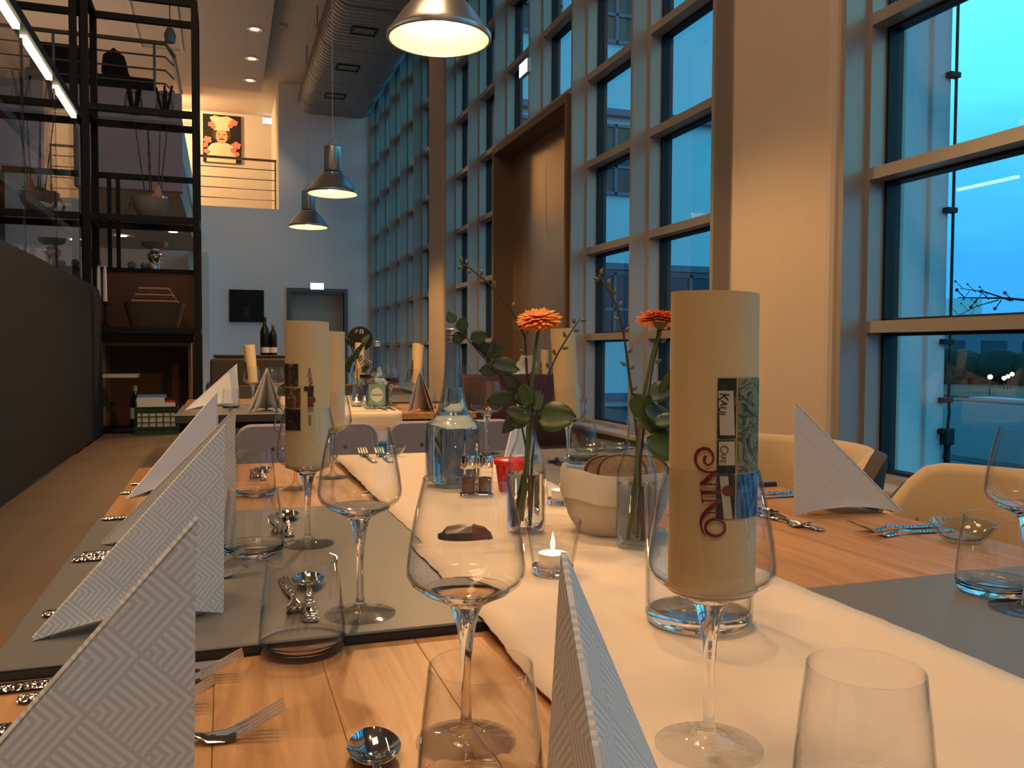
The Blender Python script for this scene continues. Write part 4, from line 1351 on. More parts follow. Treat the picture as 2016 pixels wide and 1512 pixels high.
# ---- folded napkins
def napkin(T, Rr, Fn, Ff, label, mat='napkin', lift=.010, group='folded napkins on the tables'):
    T, Rr, Fn, Ff = Vector(T), Vector(Rr), Vector(Fn), Vector(Ff)
    base = Vector(((Fn.x + Ff.x + Rr.x) / 3, (Fn.y + Ff.y + Rr.y) / 3, min(Rr.z, Fn.z)))
    root = thing('folded_napkin', label, 'napkin', base, 0, group)
    n = 10

    def sheet(nm, A, B, C, th, side, sag):
        nrm = (B - A).cross(C - A).normalized()
        if nrm.dot(side) < 0:
            nrm = -nrm
        vs, uvs, idx = [], [], {}
        hdir = (C - B)
        hdir.z = 0
        hdir.normalize()
        for lay in (0, 1):
            for i in range(n + 1):
                for j in range(i + 1):
                    l = i / n
                    r_ = j / i if i else 0
                    p = A.lerp(B, l).lerp(A.lerp(C, l), r_)
                    p = p + nrm * (sag * math.sin(PI * r_) * l * l)
                    if l > .9:
                        p.z += .012 * math.sin(PI * r_) * (l - .9) / .1 * 1.2
                    q = p - nrm * th * lay * (.25 + .75 * math.sin(min(1, (1 - r_) * 6) * PI / 2))
                    idx[lay, i, j] = len(vs)
                    vs.append(q - base)
                    uvs.append(((p - A).dot(hdir), p.z))
        fs = []
        for lay in (0, 1):
            for i in range(n):
                for j in range(i + 1):
                    fs.append((idx[lay, i, j], idx[lay, i + 1, j], idx[lay, i + 1, j + 1]))
                    if j < i:
                        fs.append((idx[lay, i, j], idx[lay, i + 1, j + 1], idx[lay, i, j + 1]))
        for i in range(n):
            fs.append((idx[0, i, 0], idx[0, i + 1, 0], idx[1, i + 1, 0], idx[1, i, 0]))
            fs.append((idx[0, i, i], idx[0, i + 1, i + 1], idx[1, i + 1, i + 1], idx[1, i, i]))
            fs.append((idx[0, n, i], idx[0, n, i + 1], idx[1, n, i + 1], idx[1, n, i]))
        me = bpy.data.meshes.new(nm)
        me.from_pydata(vs, [], fs)
        me.materials.append(M[mat])
        ul = me.uv_layers.new(name='uv')
        for lp in me.loops:
            ul.data[lp.index].uv = uvs[lp.vertex_index]
        bm = bmesh.new()
        bm.from_mesh(me)
        bmesh.ops.remove_doubles(bm, verts=bm.verts, dist=1e-6)
        bmesh.ops.recalc_face_normals(bm, faces=bm.faces)
        bm.to_mesh(me)
        bm.free()
        me.polygons.foreach_set('use_smooth', [True] * len(me.polygons))
        me.set_sharp_from_angle(angle=R(35))
        o = bpy.data.objects.new(nm, me)
        COL.objects.link(o)
        o.parent = root
        return o
    out_n = (Fn - Ff)
    out_n.z = 0
    out_n.normalize()
    up = Vector((0, 0, 1))
    sheet('napkin_side', T, Rr, Fn, .003, out_n, .006)
    sheet('napkin_side', T - out_n * .004 + up * lift * .35, Rr - out_n * .006 + up * lift * .3, Ff, .003, -out_n, .006)
    mid = (Fn + Ff) / 2
    c = (T + Rr) / 2
    # inner fold hanging under the ridge
    sheet('inner_fold', T - up * .010 - out_n * .001, Rr + (mid - Rr) * .08, Fn.lerp(mid, .30) + (Rr - mid) * .10, .002, out_n, .002)
    sheet('inner_fold', T - up * .010 - out_n * .003, Rr + (mid - Rr) * .08, Ff.lerp(mid, .30) + (Rr - mid) * .10, .002, -out_n, .002)
    return root


napkin((-.0165, .530, .947), (-.205, .487, ZW), (-.019, .500, ZW), (-.034, .610, ZW), 'white herringbone napkin nearest the camera on the bench side', lift=.012)
napkin((.000, 1.050, .959), (-.190, .972, ZG), (-.003, 1.012, ZG), (-.010, 1.110, ZG), 'white herringbone napkin standing on the near part of the bench-side grey table')
napkin((.015, 1.350, .958), (-.182, 1.425, ZG), (.014, 1.320, ZG), (.016, 1.420, ZG), 'white herringbone napkin standing on the far part of the bench-side grey table')
napkin((-.0185, 2.150, .947), (-.195, 1.925, ZW), (-.02, 2.115, ZW), (-.01, 2.230, ZW), 'plain-looking white napkin on the far oak table of the bench side', 'napkin_plain')
napkin((.066, 5.000, .968), (-.185, 4.50, ZG), (.063, 4.95, ZG), (.08, 5.08, ZG), 'white napkin on the bench side of the second group of tables', 'napkin_plain')
napkin((1.043, 1.375, .952), (1.252, 1.315, ZW), (1.029, 1.352, ZW), (1.140, 1.455, ZW), 'single upright white herringbone napkin in front of the tan armchair')
napkin((.166, .400, .946), (.1335, .200, ZW), (.265, .420, ZW), (.150, .400, ZW), 'white napkin at the front table edge, seen from behind along its fold', lift=.004)
napkin((.192, 4.265, .960), (.20, 4.46, ZG), (.100, 4.232, ZG), (.272, 4.236, ZG), 'white napkin opening towards the camera on the second group, left of its runner', 'napkin_plain')
napkin((.930, 4.200, .955), (1.03, 4.42, ZW), (.862, 4.178, ZW), (1.01, 4.182, ZW), 'white napkin opening towards the camera on the second group, right of the green-labelled bottle', 'napkin_plain')
napkin((.790, 2.255, .935), (.695, 2.12, ZG), (.800, 2.19, ZG), (.86, 2.30, ZG), 'white napkin behind the flower bottle at the far end of the first tables', 'napkin_plain')
napkin((1.88, 5.50, .955), (2.08, 5.52, ZW), (1.86, 5.44, ZW), (1.87, 5.58, ZW), 'small white napkin behind the dark red bench', 'napkin_plain')


# ---- glasses
def make_wineglass():
    r = thing('wine_glass', '', 'glass')
    foot = [(.001, 0), (.038, 0), (.0400, .0008), (.0400, .0020), (.034, .0030), (.020, .0052), (.010, .0085), (.0056, .013)]
    stem = [(.0056, .013), (.0042, .022), (.0037, .040), (.0040, .060), (.0052, .078), (.0075, .094), (.0105, .1055), (.0135, .1115)]
    bowl = [(.0340, .1225), (.0435, .1295), (.0470, .1365), (.0470, .1430), (.0450, .160), (.0405, .185), (.0345, .2105), (.0342, .2125), (.0332, .2125),
            (.0333, .2100), (.0393, .184), (.0438, .160), (.0458, .143), (.0457, .1372), (.0420, .1308), (.0325, .1248)]
    heel = [(.0135, .1115), (.022, .1162), (.0342, .1224), (.0328, .1249), (.020, .1199), (.010, .1176), (.001, .1168)]
    n = 56
    MB().lathe(foot, n).build('foot', M['thin'], r, 50)
    MB().lathe(stem, n).build('stem', M['glass'], r, True)
    MB().lathe(bowl, n).build('bowl', M['thin'], r, 60)
    MB().lathe(heel, n).build('bowl_base', M['glass'], r, 60)
    return r


wg_ = Proto(make_wineglass)
G = 'wine glasses on the first tables'
wg_.put('empty wine glass nearest the camera, between the tumblers at the front', (.180, .641, ZW), 0, G)
wg_.put('empty wine glass on the bench-side grey table', (.144, .958, ZG), 0, G)
wg_.put('wine glass holding the menu roll on the bench-side grey table', (.120, 1.332, ZG), 0, G)
wg_.put('wine glass holding the largest menu roll', (.343, .547, ZR), 0, G)
wg_.put('empty wine glass behind the tall water bottle', (.725, 2.365, ZG), 0, G)
wg_.put('wine glass holding the menu roll behind the orange gerbera', (.859, 2.069, ZG), 0, G)
wg_.put('wine glass cut by the right edge of the photo', (.885, .735, ZG), 0, G)
wg_.put('empty wine glass half hidden behind the menu roll on the bench side', (.150, 1.957, ZW), 0, G)
wg_.put('wine glass holding the second roll behind the bench-side menu roll', (.249, 2.10, ZW), 0, G)
G2 = 'wine glasses on the second tables'
for k, (x, y, lab) in enumerate(((.145, 4.81, 'wine glass with the leaning menu roll beside the brown sofa'), (.798, 5.329, 'wine glass with the narrow menu roll in front of the round black board'),
                                 (1.052, 4.82, 'wine glass with the flared menu roll left of the middle column'), (1.16, 5.30, 'wine glass with the menu roll partly hidden by the flared one'),
                                 (.893, 4.759, 'empty wine glass just right of the green-labelled bottle'), (.975, 4.52, 'empty wine glass in front of the flared menu roll'),
                                 (.257, 4.62, 'empty wine glass right of the folded napkin near the sofa'), (.24, 5.2, 'empty wine glass behind the napkin near the sofa'),
                                 (.99, 5.5, 'wine glass far back on the second group beside the menu rolls'), (.68, 5.5, 'wine glass far back on the second group beside the round board'))):
    wg_.put(lab, (x, y, ZG if x < TXM and y < 4.9 or x > TXM and y > 4.9 else ZW), 0, G2)
for x, y, lab in ((1.80, 5.36, 'wine glass behind the dark red bench beside its napkin'), (1.57, 5.66, 'wine glass behind the dark red bench next to the bread box'), (2.18, 5.70, 'wine glass with a menu roll behind the dark red bench')):
    wg_.put(lab, (x, y, ZW), 0, 'wine glasses behind the red bench')
for x, y, lab in ((.80, 7.4, 'left wine glass on the small far oak table'), (.95, 7.55, 'wine glass in the middle of the small far oak table'), (1.10, 7.35, 'third wine glass on the small far oak table'), (1.22, 7.6, 'right wine glass on the small far oak table')):
    wg_.put(lab, (x, y, ZW), 0, 'wine glasses on the small far table')
for k, (x, y, z, lab) in enumerate(((.893, 4.759, ZW, 'small fill of red wine in the glass right of the green-labelled bottle'), (.798, 5.0, ZG, 'red wine in a glass behind the green-labelled bottle'))):
    if k == 1:
        wg_.put('wine glass with red wine behind the green-labelled bottle', (x, y, z), 0, G2)
    o = MB().lathe([(.001, .1175), (.019, .1202), (.031, .1252), (.0415, .1315), (.0449, .138), (.0449, .143), (.0432, .158), (.001, .158)], 28).build('red_wine', M['wine'], None, 50, loc=(x, y, z))
    tag(o, lab, 'wine', 'red wine in glasses')


def make_tumbler():
    r = thing('water_tumbler', '', 'glass')
    b = [(.0440, .016), (.0428, .035), (.0398, .066), (.0362, .0955), (.0358, .0972), (.0350, .0972), (.0350, .0955),
         (.0386, .066), (.0416, .035), (.0427, .0168)]
    heel = [(.001, .0005), (.034, .0004), (.0405, .0025), (.0432, .008), (.0440, .0158), (.0427, .0166), (.0412, .0112), (.036, .0082), (.001, .0072)]
    MB().lathe(heel, 56).build('base', M['glass'], r, 60)
    MB().lathe(b, 56).build('body', M['thin'], r, 60)
    return r


tb_ = Proto(make_tumbler)
G = 'water tumblers on the first tables'
tb_.put('empty tumbler between the near napkins and the front wine glass', (.074, .888, ZW), 0, G)
tb_.put('empty tumbler beside the napkins on the bench-side grey table', (.039, 1.296, ZG), 0, G)
tb_.put('empty tumbler on the far oak table of the bench side', (.060, 1.894, ZW), 0, G)
tb_.put('tumbler at the bottom edge in front of the nearest wine glass', (.165, .550, ZW), 0, G)
tb_.put('tumbler on the runner in the bottom right corner', (.385, .432, ZR), 0, G)
tb_.put('tumbler on the window-side grey table by the right edge', (.914, .806, ZG), 0, G)
tb_.put('tumbler on the grey table beside the small glass dishes', (.936, 2.155, ZG), 0, G)
for x, y, z, lab in ((.03, 4.62, ZG, 'tumbler beside the napkin on the bench side of the second tables'), (1.02, 4.40, ZW, 'tumbler in front of the napkin on the oak table of the second group'), (.90, 5.2, ZG, 'tumbler far back on the second tables')):
    tb_.put(lab, (x, y, z), 0, 'water tumblers on the second tables')


# ---- rolled menus
def roll_sheet(r, h, turns=1.35, a0=-.63, th=.0006, flare=0.0):
    mb = MB()
    n = 72
    pts = []
    for i in range(n + 1):
        a = a0 + turns * 2 * PI * i / n
        rr = r - .0016 + .0016 * i / n
        pts.append((math.cos(a), math.sin(a), rr, a))
    vs = []
    for (c, s, rr, a) in pts:
        for z, f_ in ((0, 1 - flare), (h + .002 * math.sin(a * .5), 1 + flare)):
            vs.append((c * rr * f_, s * rr * f_, z))
            vs.append((c * (rr - th) * f_, s * (rr - th) * f_, z))
    fs = []
    for i in range(n):
        b, d = 4 * i, 4 * (i + 1)
        fs += [(b, d, d + 2, b + 2), (b + 1, b + 3, d + 3, d + 1), (b + 2, d + 2, d + 3, b + 3), (b, b + 1, d + 1, d)]
    fs += [(0, 2, 3, 1), (4 * n, 4 * n + 1, 4 * n + 3, 4 * n + 2)]
    return mb.add(vs, fs)


def cyl(th, z, r):
    return (r * math.sin(th), -r * math.cos(th), z)


class Print:
    """maps layout units (x across, y down) of a printed sheet onto the roll"""

    def __init__(self, root, r, cx, rx, y_top, h_top, k):
        self.root, self.r, self.cx, self.rx, self.y0, self.h0, self.k = root, r, cx, rx, y_top, h_top, k
        self.lv = 0

    def P(self, x, y, dr=.0):
        s = max(-.995, min(.995, (x - self.cx) / self.rx))
        return cyl(math.asin(s), self.h0 - (y - self.y0) * self.k, self.r + .0003 + dr)

    def patch(self, x0, y0, x1, y1, mat, name='photo', dr=0.0, dx=0.0):
        n = 8
        mb = MB().grid(lambda a, b: self.P(x0 + (x1 - x0) * a + dx * b, y0 + (y1 - y0) * b, dr), n, 2)
        return mb.build(name, M[mat], self.root, True)

    def stroke(self, mb, pts, w, dr=.0004):
        ws = w if isinstance(w, (list, tuple)) else [w] * len(pts)
        # resample
        P2, W2_ = [], []
        for i in range(len(pts) - 1):
            for q in range(3):
                t = q / 3
                P2.append((pts[i][0] + (pts[i + 1][0] - pts[i][0]) * t, pts[i][1] + (pts[i + 1][1] - pts[i][1]) * t))
                W2_.append(ws[i] + (ws[i + 1] - ws[i]) * t)
        P2.append(pts[-1])
        W2_.append(ws[-1])
        vs = []
        for i, (x, y) in enumerate(P2):
            a, b = P2[max(i - 1, 0)], P2[min(i + 1, len(P2) - 1)]
            dx, dy = b[0] - a[0], b[1] - a[1]
            L = math.hypot(dx, dy) or 1
            nx, ny = -dy / L * W2_[i] / 2, dx / L * W2_[i] / 2
            vs += [self.P(x + nx, y + ny, dr), self.P(x - nx, y - ny, dr)]
        mb.add(vs, [(2 * i, 2 * i + 1, 2 * i + 3, 2 * i + 2) for i in range(len(P2) - 1)])

    def text(self, body, x, y, size, mat, ang=0.0, name='lettering', dr=.0006):
        """writing that runs down the roll; ang turns it a little"""
        cu = bpy.data.curves.new(name, 'FONT')
        cu.body = body
        cu.size = size
        cu.resolution_u = 3
        o = bpy.data.objects.new(name, cu)
        COL.objects.link(o)
        dg = bpy.context.evaluated_depsgraph_get()
        me = bpy.data.meshes.new_from_object(o.evaluated_get(dg))
        bpy.data.objects.remove(o)
        bpy.data.curves.remove(cu)
        for v in me.vertices:
            s, t = v.co.x, v.co.y
            s, t = s * math.cos(ang) - t * math.sin(ang), s * math.sin(ang) + t * math.cos(ang)
            v.co = self.P(x + t, y + s, dr)
        me.materials.clear()
        me.materials.append(M[mat])
        ob = bpy.data.objects.new(name, me)
        COL.objects.link(ob)
        ob.parent = self.root
        return ob


M['board_text'] = pr('brown_print', (.16, .07, .03), 0.6)
M['photo_a'] = photo_mat('photo_dark_green', [(.02, .02, .015), (.05, .10, .02), (.30, .28, .14), (.02, .02, .02), (.42, .36, .22)], 55)
M['photo_b'] = photo_mat('photo_warm', [(.015, .01, .01), (.20, .07, .02), (.02, .02, .02), (.42, .22, .07), (.10, .12, .02)], 80)
M['photo_c'] = photo_mat('photo_blue', [(.02, .02, .02), (.05, .06, .07), (.07, .22, .45), (.12, .32, .60)], 45)
M['photo_d'] = photo_mat('photo_black', [(.008, .006, .005), (.012, .010, .009), (.03, .025, .02), (.16, .10, .05)], 80)

GM = 'rolled cream menus standing in wine glasses'
# the large one
RX, RY = .343, .547
mr = thing('menu_roll', 'largest rolled cream menu, printed with red swirling letters, in the front wine glass', 'menu', (RX, RY, ZR + .1205), face_cam(RX, RY), GM)
roll_sheet(.0325, .219).build('sheet', M['cream'], mr, 50)
pp = Print(mr, .0325, 1393, 84, 597, .219, .000366)
pp.patch(1401, 762, 1434, 879, 'photo_d', 'photo')
pp.patch(1401, 882, 1434, 947, 'photo_d', 'photo')
pp.patch(1401, 949, 1434, 1035, 'photo_d', 'photo')
pp.patch(1437, 762, 1476, 859, 'photo_a', 'photo')
pp.patch(1437, 861, 1476, 944, 'photo_a', 'photo')
pp.patch(1437, 948, 1476, 1035, 'photo_c', 'photo')
pp.patch(1402, 786, 1428, 872, 'paper', 'shop_label', .0002, 4)
pp.patch(1404, 884, 1432, 930, 'paper', 'shop_label', .0002, 1)
pp.patch(1406, 951, 1421, 1034, 'paper', 'shop_label', .0002, 9)
pp.text('K', 1405, 789, 25, 'ink', -.16)
pp.text('AUL', 1406.6, 803.5, 18, 'ink', -.16)
pp.text('C', 1407.5, 890, 21, 'board_text', -.1)
pp.text('AFE', 1408.5, 903, 14, 'board_text', -.1)
dots = MB()
pp.stroke(dots, [(1421 + 5.5 * math.cos(t), 979 + 5.5 * math.sin(t)) for t in [2 * PI * k / 12 for k in range(13)]], 10, .0006)
dots.build('red_dot', M['red_print'], mr)


def nino(pp, fx, fy, mat):
    def T(L):
        return [(fx(x), fy(y)) for x, y in L]
    s = abs(fx(1) - fx(0))
    m = MB()
    S = lambda L, w_: pp.stroke(m, T(L), [v * s for v in w_] if isinstance(w_, list) else w_ * s, .0009)
    S([(318, 240), (296, 290), (300, 345), (345, 380), (395, 350), (418, 280), (402, 205), (350, 145), (285, 135), (220, 170), (182, 240), (180, 330), (212, 405), (265, 455), (330, 480), (400, 478), (455, 468)],
      [44, 40, 32, 28, 26, 28, 34, 46, 52, 48, 40, 38, 38, 38, 34, 30, 34])
    S([(462, 462), (365, 560), (262, 662)], [60, 66, 56])
    S([(262, 662), (472, 655)], 24)
    S([(478, 612), (470, 690)], 16)
    S([(254, 628), (252, 690)], 16)
    S([(266, 783), (508, 770)], 58)
    S([(258, 738), (270, 828)], 18)
    S([(504, 738), (512, 812)], 18)
    S([(280, 905), (492, 890)], 24)
    S([(272, 862), (284, 944)], 18)
    S([(510, 880), (420, 970), (340, 1050), (285, 1130), (262, 1210), (268, 1290), (295, 1365), (340, 1425)], [50, 66, 60, 50, 38, 28, 20, 8])
    S([(330, 1082), (482, 1066)], 20)
    S([(486, 1030), (480, 1105)], 14)
    S([(450 + 128 * math.cos(t), 1290 + 124 * math.sin(t)) for t in [2 * PI * k / 24 for k in range(25)]], [30 + 16 * abs(math.sin(2 * PI * k / 24)) for k in range(25)])
    return m.build('name_lettering', M[mat], pp.root)


nino(pp, lambda x: 1340 + x / 7.56, lambda y: 880 + y / 7.56, 'red_print')
# the one on the bench side
RX, RY = .120, 1.332
m2 = thing('menu_roll', 'rolled cream menu with small dark photos in the wine glass on the bench-side grey table', 'menu', (RX, RY, ZG + .1205), face_cam(RX, RY), GM)
roll_sheet(.0335, .222).build('sheet', M['cream'], m2, 50)
pq = Print(m2, .0335, 604, 42, 635, .222, .00079)
pq.patch(563.5, 714.5, 588, 757, 'photo_b', 'photo')
pq.patch(563.5, 761, 592, 798, 'photo_b', 'photo')
pq.patch(563.5, 801, 591.5, 841, 'photo_d', 'photo')
mm = MB()
for L, w_ in (([(584, 716), (585, 742)], 5.5), ([(570, 725), (583, 725)], 3.5), ([(576, 733), (580, 742), (578, 752), (582, 756)], 3), ([(567, 715), (566, 756)], 5)):
    pq.stroke(mm, L, w_, .0006)
mm.build('letters', M['ink'], m2)
pq.patch(605, 757.5, 616, 767, 'photo_d', 'photo', .0001)
pq.patch(598.5, 757.5, 605, 766.5, 'photo_d', 'photo', .0001)
pq.patch(605, 767, 615.5, 777, 'photo_d', 'photo', .0001)
pq.patch(605, 777.5, 619, 788, 'photo_b', 'photo', .0001)
pq.patch(605, 788, 615.5, 797, 'red_print', 'photo', .0001)
pq.patch(605, 797.5, 615.5, 806, 'board_edge', 'photo', .0001)
for y0, y1 in ((723, 726), (727, 730), (731, 733), (812, 816), (817, 820), (821, 825), (826, 831)):
    pq.patch(606.5, y0, 611, y1, 'grey_print', 'print_line', .0001)
nino(pq, lambda x: 600.5 + x / 38, lambda y: 731 + y / 46, 'red_print')
MR = Proto(lambda: None)


def plain_roll(label, x, y, z, h=.225, r=.033, tilt=(0, 0), flare=0.0, marks=True):
    t = thing('menu_roll', label, 'menu', (x, y, z + .1215), face_cam(x, y), GM)
    roll_sheet(r, h, 1.3, -.31, .0006, flare).build('sheet', M['cream'], t, 50)
    if marks:
        q = Print(t, r * 1.002, 0, 1, 0, h, 1)
        q.patch(-.98, .09, -.72, .135, 'photo_b', 'photo', .0003)
        q.patch(-.98, .14, -.74, .18, 'photo_d', 'photo', .0003)
    t.rotation_euler = (R(tilt[0]), R(tilt[1]), face_cam(x, y))
    return t


plain_roll('pale rolled menu peeping out directly behind the bench-side menu roll', .249, 2.10, ZW, .235, .031, marks=False)
plain_roll('rolled cream menu standing behind the orange gerbera in front of the bronze portal', .859, 2.069, ZG, .238, .0325, (2, -4), marks=False)
plain_roll('leaning rolled menu with a dark photo edge beside the brown sofa', .145, 4.81, ZG, .205, .030, (2, -5), .06)
plain_roll('narrow rolled menu in front of the round black board', .798, 5.329, ZG, .225, .031, (0, 1))
plain_roll('flared rolled menu of the second group left of the middle column', 1.052, 4.82, ZW, .225, .031, (0, 2), .10)
plain_roll('pale rolled menu partly hidden by the flared one', 1.16, 5.30, ZG, .225, .028, (0, -1))
plain_roll('small far rolled menu with a dark photo behind the dark red bench', 2.18, 5.70, ZW, .20, .028)

# ---- tealights
def make_votive():
    r = thing('tealight_glass', '', 'candle holder')
    MB().lathe([(.001, 0), (.0255, 0), (.0275, .003), (.0285, .012), (.0335, .042), (.0385, .070), (.0380, .0725), (.0362, .0725), (.0358, .070), (.0310, .042), (.0265, .015), (.024, .011), (.001, .010)], 44).build('glass', M['thin'], r, 60)
    MB().lathe([(.001, .0005), (.0253, .0005), (.0272, .0032), (.0280, .0115), (.0255, .0098), (.001, .0096)], 44).build('base', M['glass'], r, 60)
    MB().lathe([(.001, .0105), (.0188, .0105), (.0192, .012), (.0192, .0285), (.0186, .0285), (.0186, .0265), (.001, .0265)], 28).build('candle_cup', M['tin'], r, 50)
    MB().lathe([(.001, .0268), (.0184, .0268), (.0184, .0280), (.012, .0276), (.001, .0275)], 28).build('wax', M['wax'], r, 50)
    MB().tube([(0, 0, .0272), (.0006, 0, .034)], .0007, 6).build('wick', M['wick'], r)
    MB().lathe([(.0003, .031), (.0022, .0345), (.0030, .0385), (.0024, .0435), (.0012, .0490), (.0002, .0535)], 12).build('flame', M['flame'], r, True)
    return r


vo = Proto(make_votive)
GV = 'lit tealights in glasses'
vo.put('lit tealight glass on the runner just behind the tip of the front napkin', (.414, 1.048, ZR), 0, GV)
vo.put('lit tealight glass between the gerbera bottle and the bread bag', (.619, 1.524, ZR), 0, GV)
vo.put('lit tealight glass beside the green-labelled bottle on the second tables', (.655, 4.47, ZR), 0, GV)
hu = thing('glass_cylinder', 'wide clear glass cylinder behind the large menu roll', 'glass', (.493, .810, ZR))
MB().lathe([(.001, 0), (.050, 0), (.056, .003), (.0585, .010), (.0585, .148), (.0575, .150), (.0562, .150), (.0560, .148), (.0560, .020), (.050, .0155), (.001, .015)], 56).build('body', M['thin'], hu, 60)
MB().lathe([(.001, .0005), (.050, .0005), (.0560, .0035), (.0580, .0105), (.0555, .0130), (.050, .0150), (.001, .0146)], 56).build('base', M['glass'], hu, 60)

# ---- bottles
def make_bottle():
    r = thing('water_bottle', '', 'bottle')
    o = [(.001, .004), (.030, .002), (.048, 0), (.057, .003), (.060, .010), (.061, .020), (.061, .128), (.0600, .137), (.0565, .1415), (.051, .144), (.0480, .1455), (.0420, .152), (.0350, .166), (.0285, .188), (.0235, .216), (.0200, .248), (.0175, .285), (.0160, .318), (.0155, .332)]
    i = [(.0125, .332), (.0130, .318), (.0145, .285), (.0170, .248), (.0205, .216), (.0255, .188), (.0320, .167), (.0390, .154), (.046, .1475), (.0525, .141), (.0565, .133), (.0575, .126), (.0575, .022), (.054, .014), (.045, .010), (.001, .012)]
    MB().lathe(o + i, 56).build('glass', M['glass_blue'], r, 60)
    MB().lathe([(.001, .0125), (.045, .0105), (.0535, .0145), (.0570, .0225), (.0570, .126), (.0560, .1325), (.0520, .1405), (.0455, .147), (.0385, .1535), (.0315, .1665), (.0250, .188), (.0200, .216), (.001, .216)], 48).build('water', M['water'], r, 60)
    cp = [(.001, .346), (.0155, .346), (.0168, .344), (.0168, .336), (.0162, .3345), (.0168, .333), (.0168, .329), (.0162, .3275), (.0168, .326), (.0168, .318), (.0162, .317)]
    MB().lathe(cp, 32).build('cap', M['alu_bright'], r, 30)
    return r


bt = Proto(make_bottle)
bt.put('tall clear water bottle with a silver screw cap and wide shoulder', (.475, 1.803, ZR), 0, 'tall water bottles')
b2 = bt.put('tall water bottle with a round green label on the second tables', (.740, 4.335, ZR), face_cam(.74, 4.335), 'tall water bottles')
lb = MB().grid(lambda a, b: cyl(-.75 + 1.5 * a, .022 + .105 * b, .0614), 14, 4).build('label', M['label_green'], b2, True)
MB().grid(lambda a, b: cyl((-.52 + 1.04 * a) * math.sqrt(max(.02, 1 - (2 * b - 1) ** 2)), .035 + .075 * b, .0617), 14, 8).build('label_oval', M['label_light'], lb, True)
MB().grid(lambda a, b: cyl(-.45 + .9 * a, .069 + .008 * b, .0620), 14, 1).build('label_band', M['label_green'], lb, True)
for k, (x, z_, s, lab) in enumerate(((.352, 1.005, 1.08, 'taller dark wine bottle on the sideboard behind the brown sofa'), (.425, 1.005, .92, 'shorter dark wine bottle with a tan neck on the sideboard behind the brown sofa'))):
    wv = thing('wine_bottle', lab, 'bottle', (x, 8.05, z_), 0, 'wine bottles on the sideboard')
    MB().lathe([(.001, 0), (.036 * s, 0), (.038 * s, .006), (.038 * s, .19 * s), (.030 * s, .225 * s), (.0155 * s, .25 * s), (.0145 * s, .315 * s), (.001, .315 * s)], 22).build('glass', M['bottle_dark'], wv, 50)
    if k:
        MB().lathe([(.0152 * s, .25 * s), (.0150 * s, .317 * s), (.001, .318 * s)], 14).build('capsule', M['board_edge'], wv, 50)
    MB().lathe([(.0384 * s, .02), (.0384 * s, .07)], 22).build('label', M['mag_white'], wv, True)


# ---- flower bottles
def vase(x, y, label, r=.032):
    t = thing('flower_bottle', label, 'vase', (x, y, ZR), face_cam(x, y))
    k = r / .032
    MB().lathe([(.001, .003), (.022 * k, 0), (.029 * k, .002), (.0315 * k, .008), (.032 * k, .02), (.032 * k, .105), (.030 * k, .120), (.0235 * k, .138), (.0175, .152), (.0150, .168), (.0148, .186), (.0165, .190), (.0165, .197), (.0150, .199), (.0128, .197),
                (.0125, .186), (.0130, .166), (.0160, .150), (.0220 * k, .136), (.0282 * k, .119), (.0300 * k, .104), (.0300 * k, .02), (.027 * k, .008), (.001, .009)], 44).build('glass', M['thin'], t, 60)
    MB().lathe([(.001, .0095), (.026 * k, .0085), (.0295 * k, .02), (.0295 * k, .098), (.001, .098)], 36).build('water', M['water'], t, 60)
    return t


def leaf_mesh(mb, c, ln, wd, up, nrm, cup=.12, tip=.15):
    """leaf blade: base at c, pointing along up"""
    up, nrm = Vector(up).normalized(), Vector(nrm).normalized()
    sd = up.cross(nrm).normalized()
    nrm = sd.cross(up)
    nu, nv = 8, 4
    vs, fs = [], []
    for lay in (0, 1):
        for i in range(nu + 1):
            t = i / nu
            w_ = wd * .5 * max(.02, math.sin(PI * t ** .85) ** .62 * (1 - tip * t))
            for j in range(nv + 1):
                s = -1 + 2 * j / nv
                p = Vector(c) + up * ln * t + sd * w_ * s + nrm * (cup * wd * (s * s * .5 - .9 * (t - .5) ** 2)) - nrm * lay * .0005
                vs.append(p)
    m = nv + 1
    for lay in (0, 1):
        o = lay * (nu + 1) * m
        for i in range(nu):
            for j in range(nv):
                fs.append((o + i * m + j, o + (i + 1) * m + j, o + (i + 1) * m + j + 1, o + i * m + j + 1))
    o = (nu + 1) * m
    for i in range(nu):
        for j in (0, nv):
            fs.append((i * m + j, (i + 1) * m + j, o + (i + 1) * m + j, o + i * m + j))
    for i in (0, nu):
        for j in range(nv):
            fs.append((i * m + j, i * m + j + 1, o + i * m + j + 1, o + i * m + j))
    return mb.add(vs, fs)


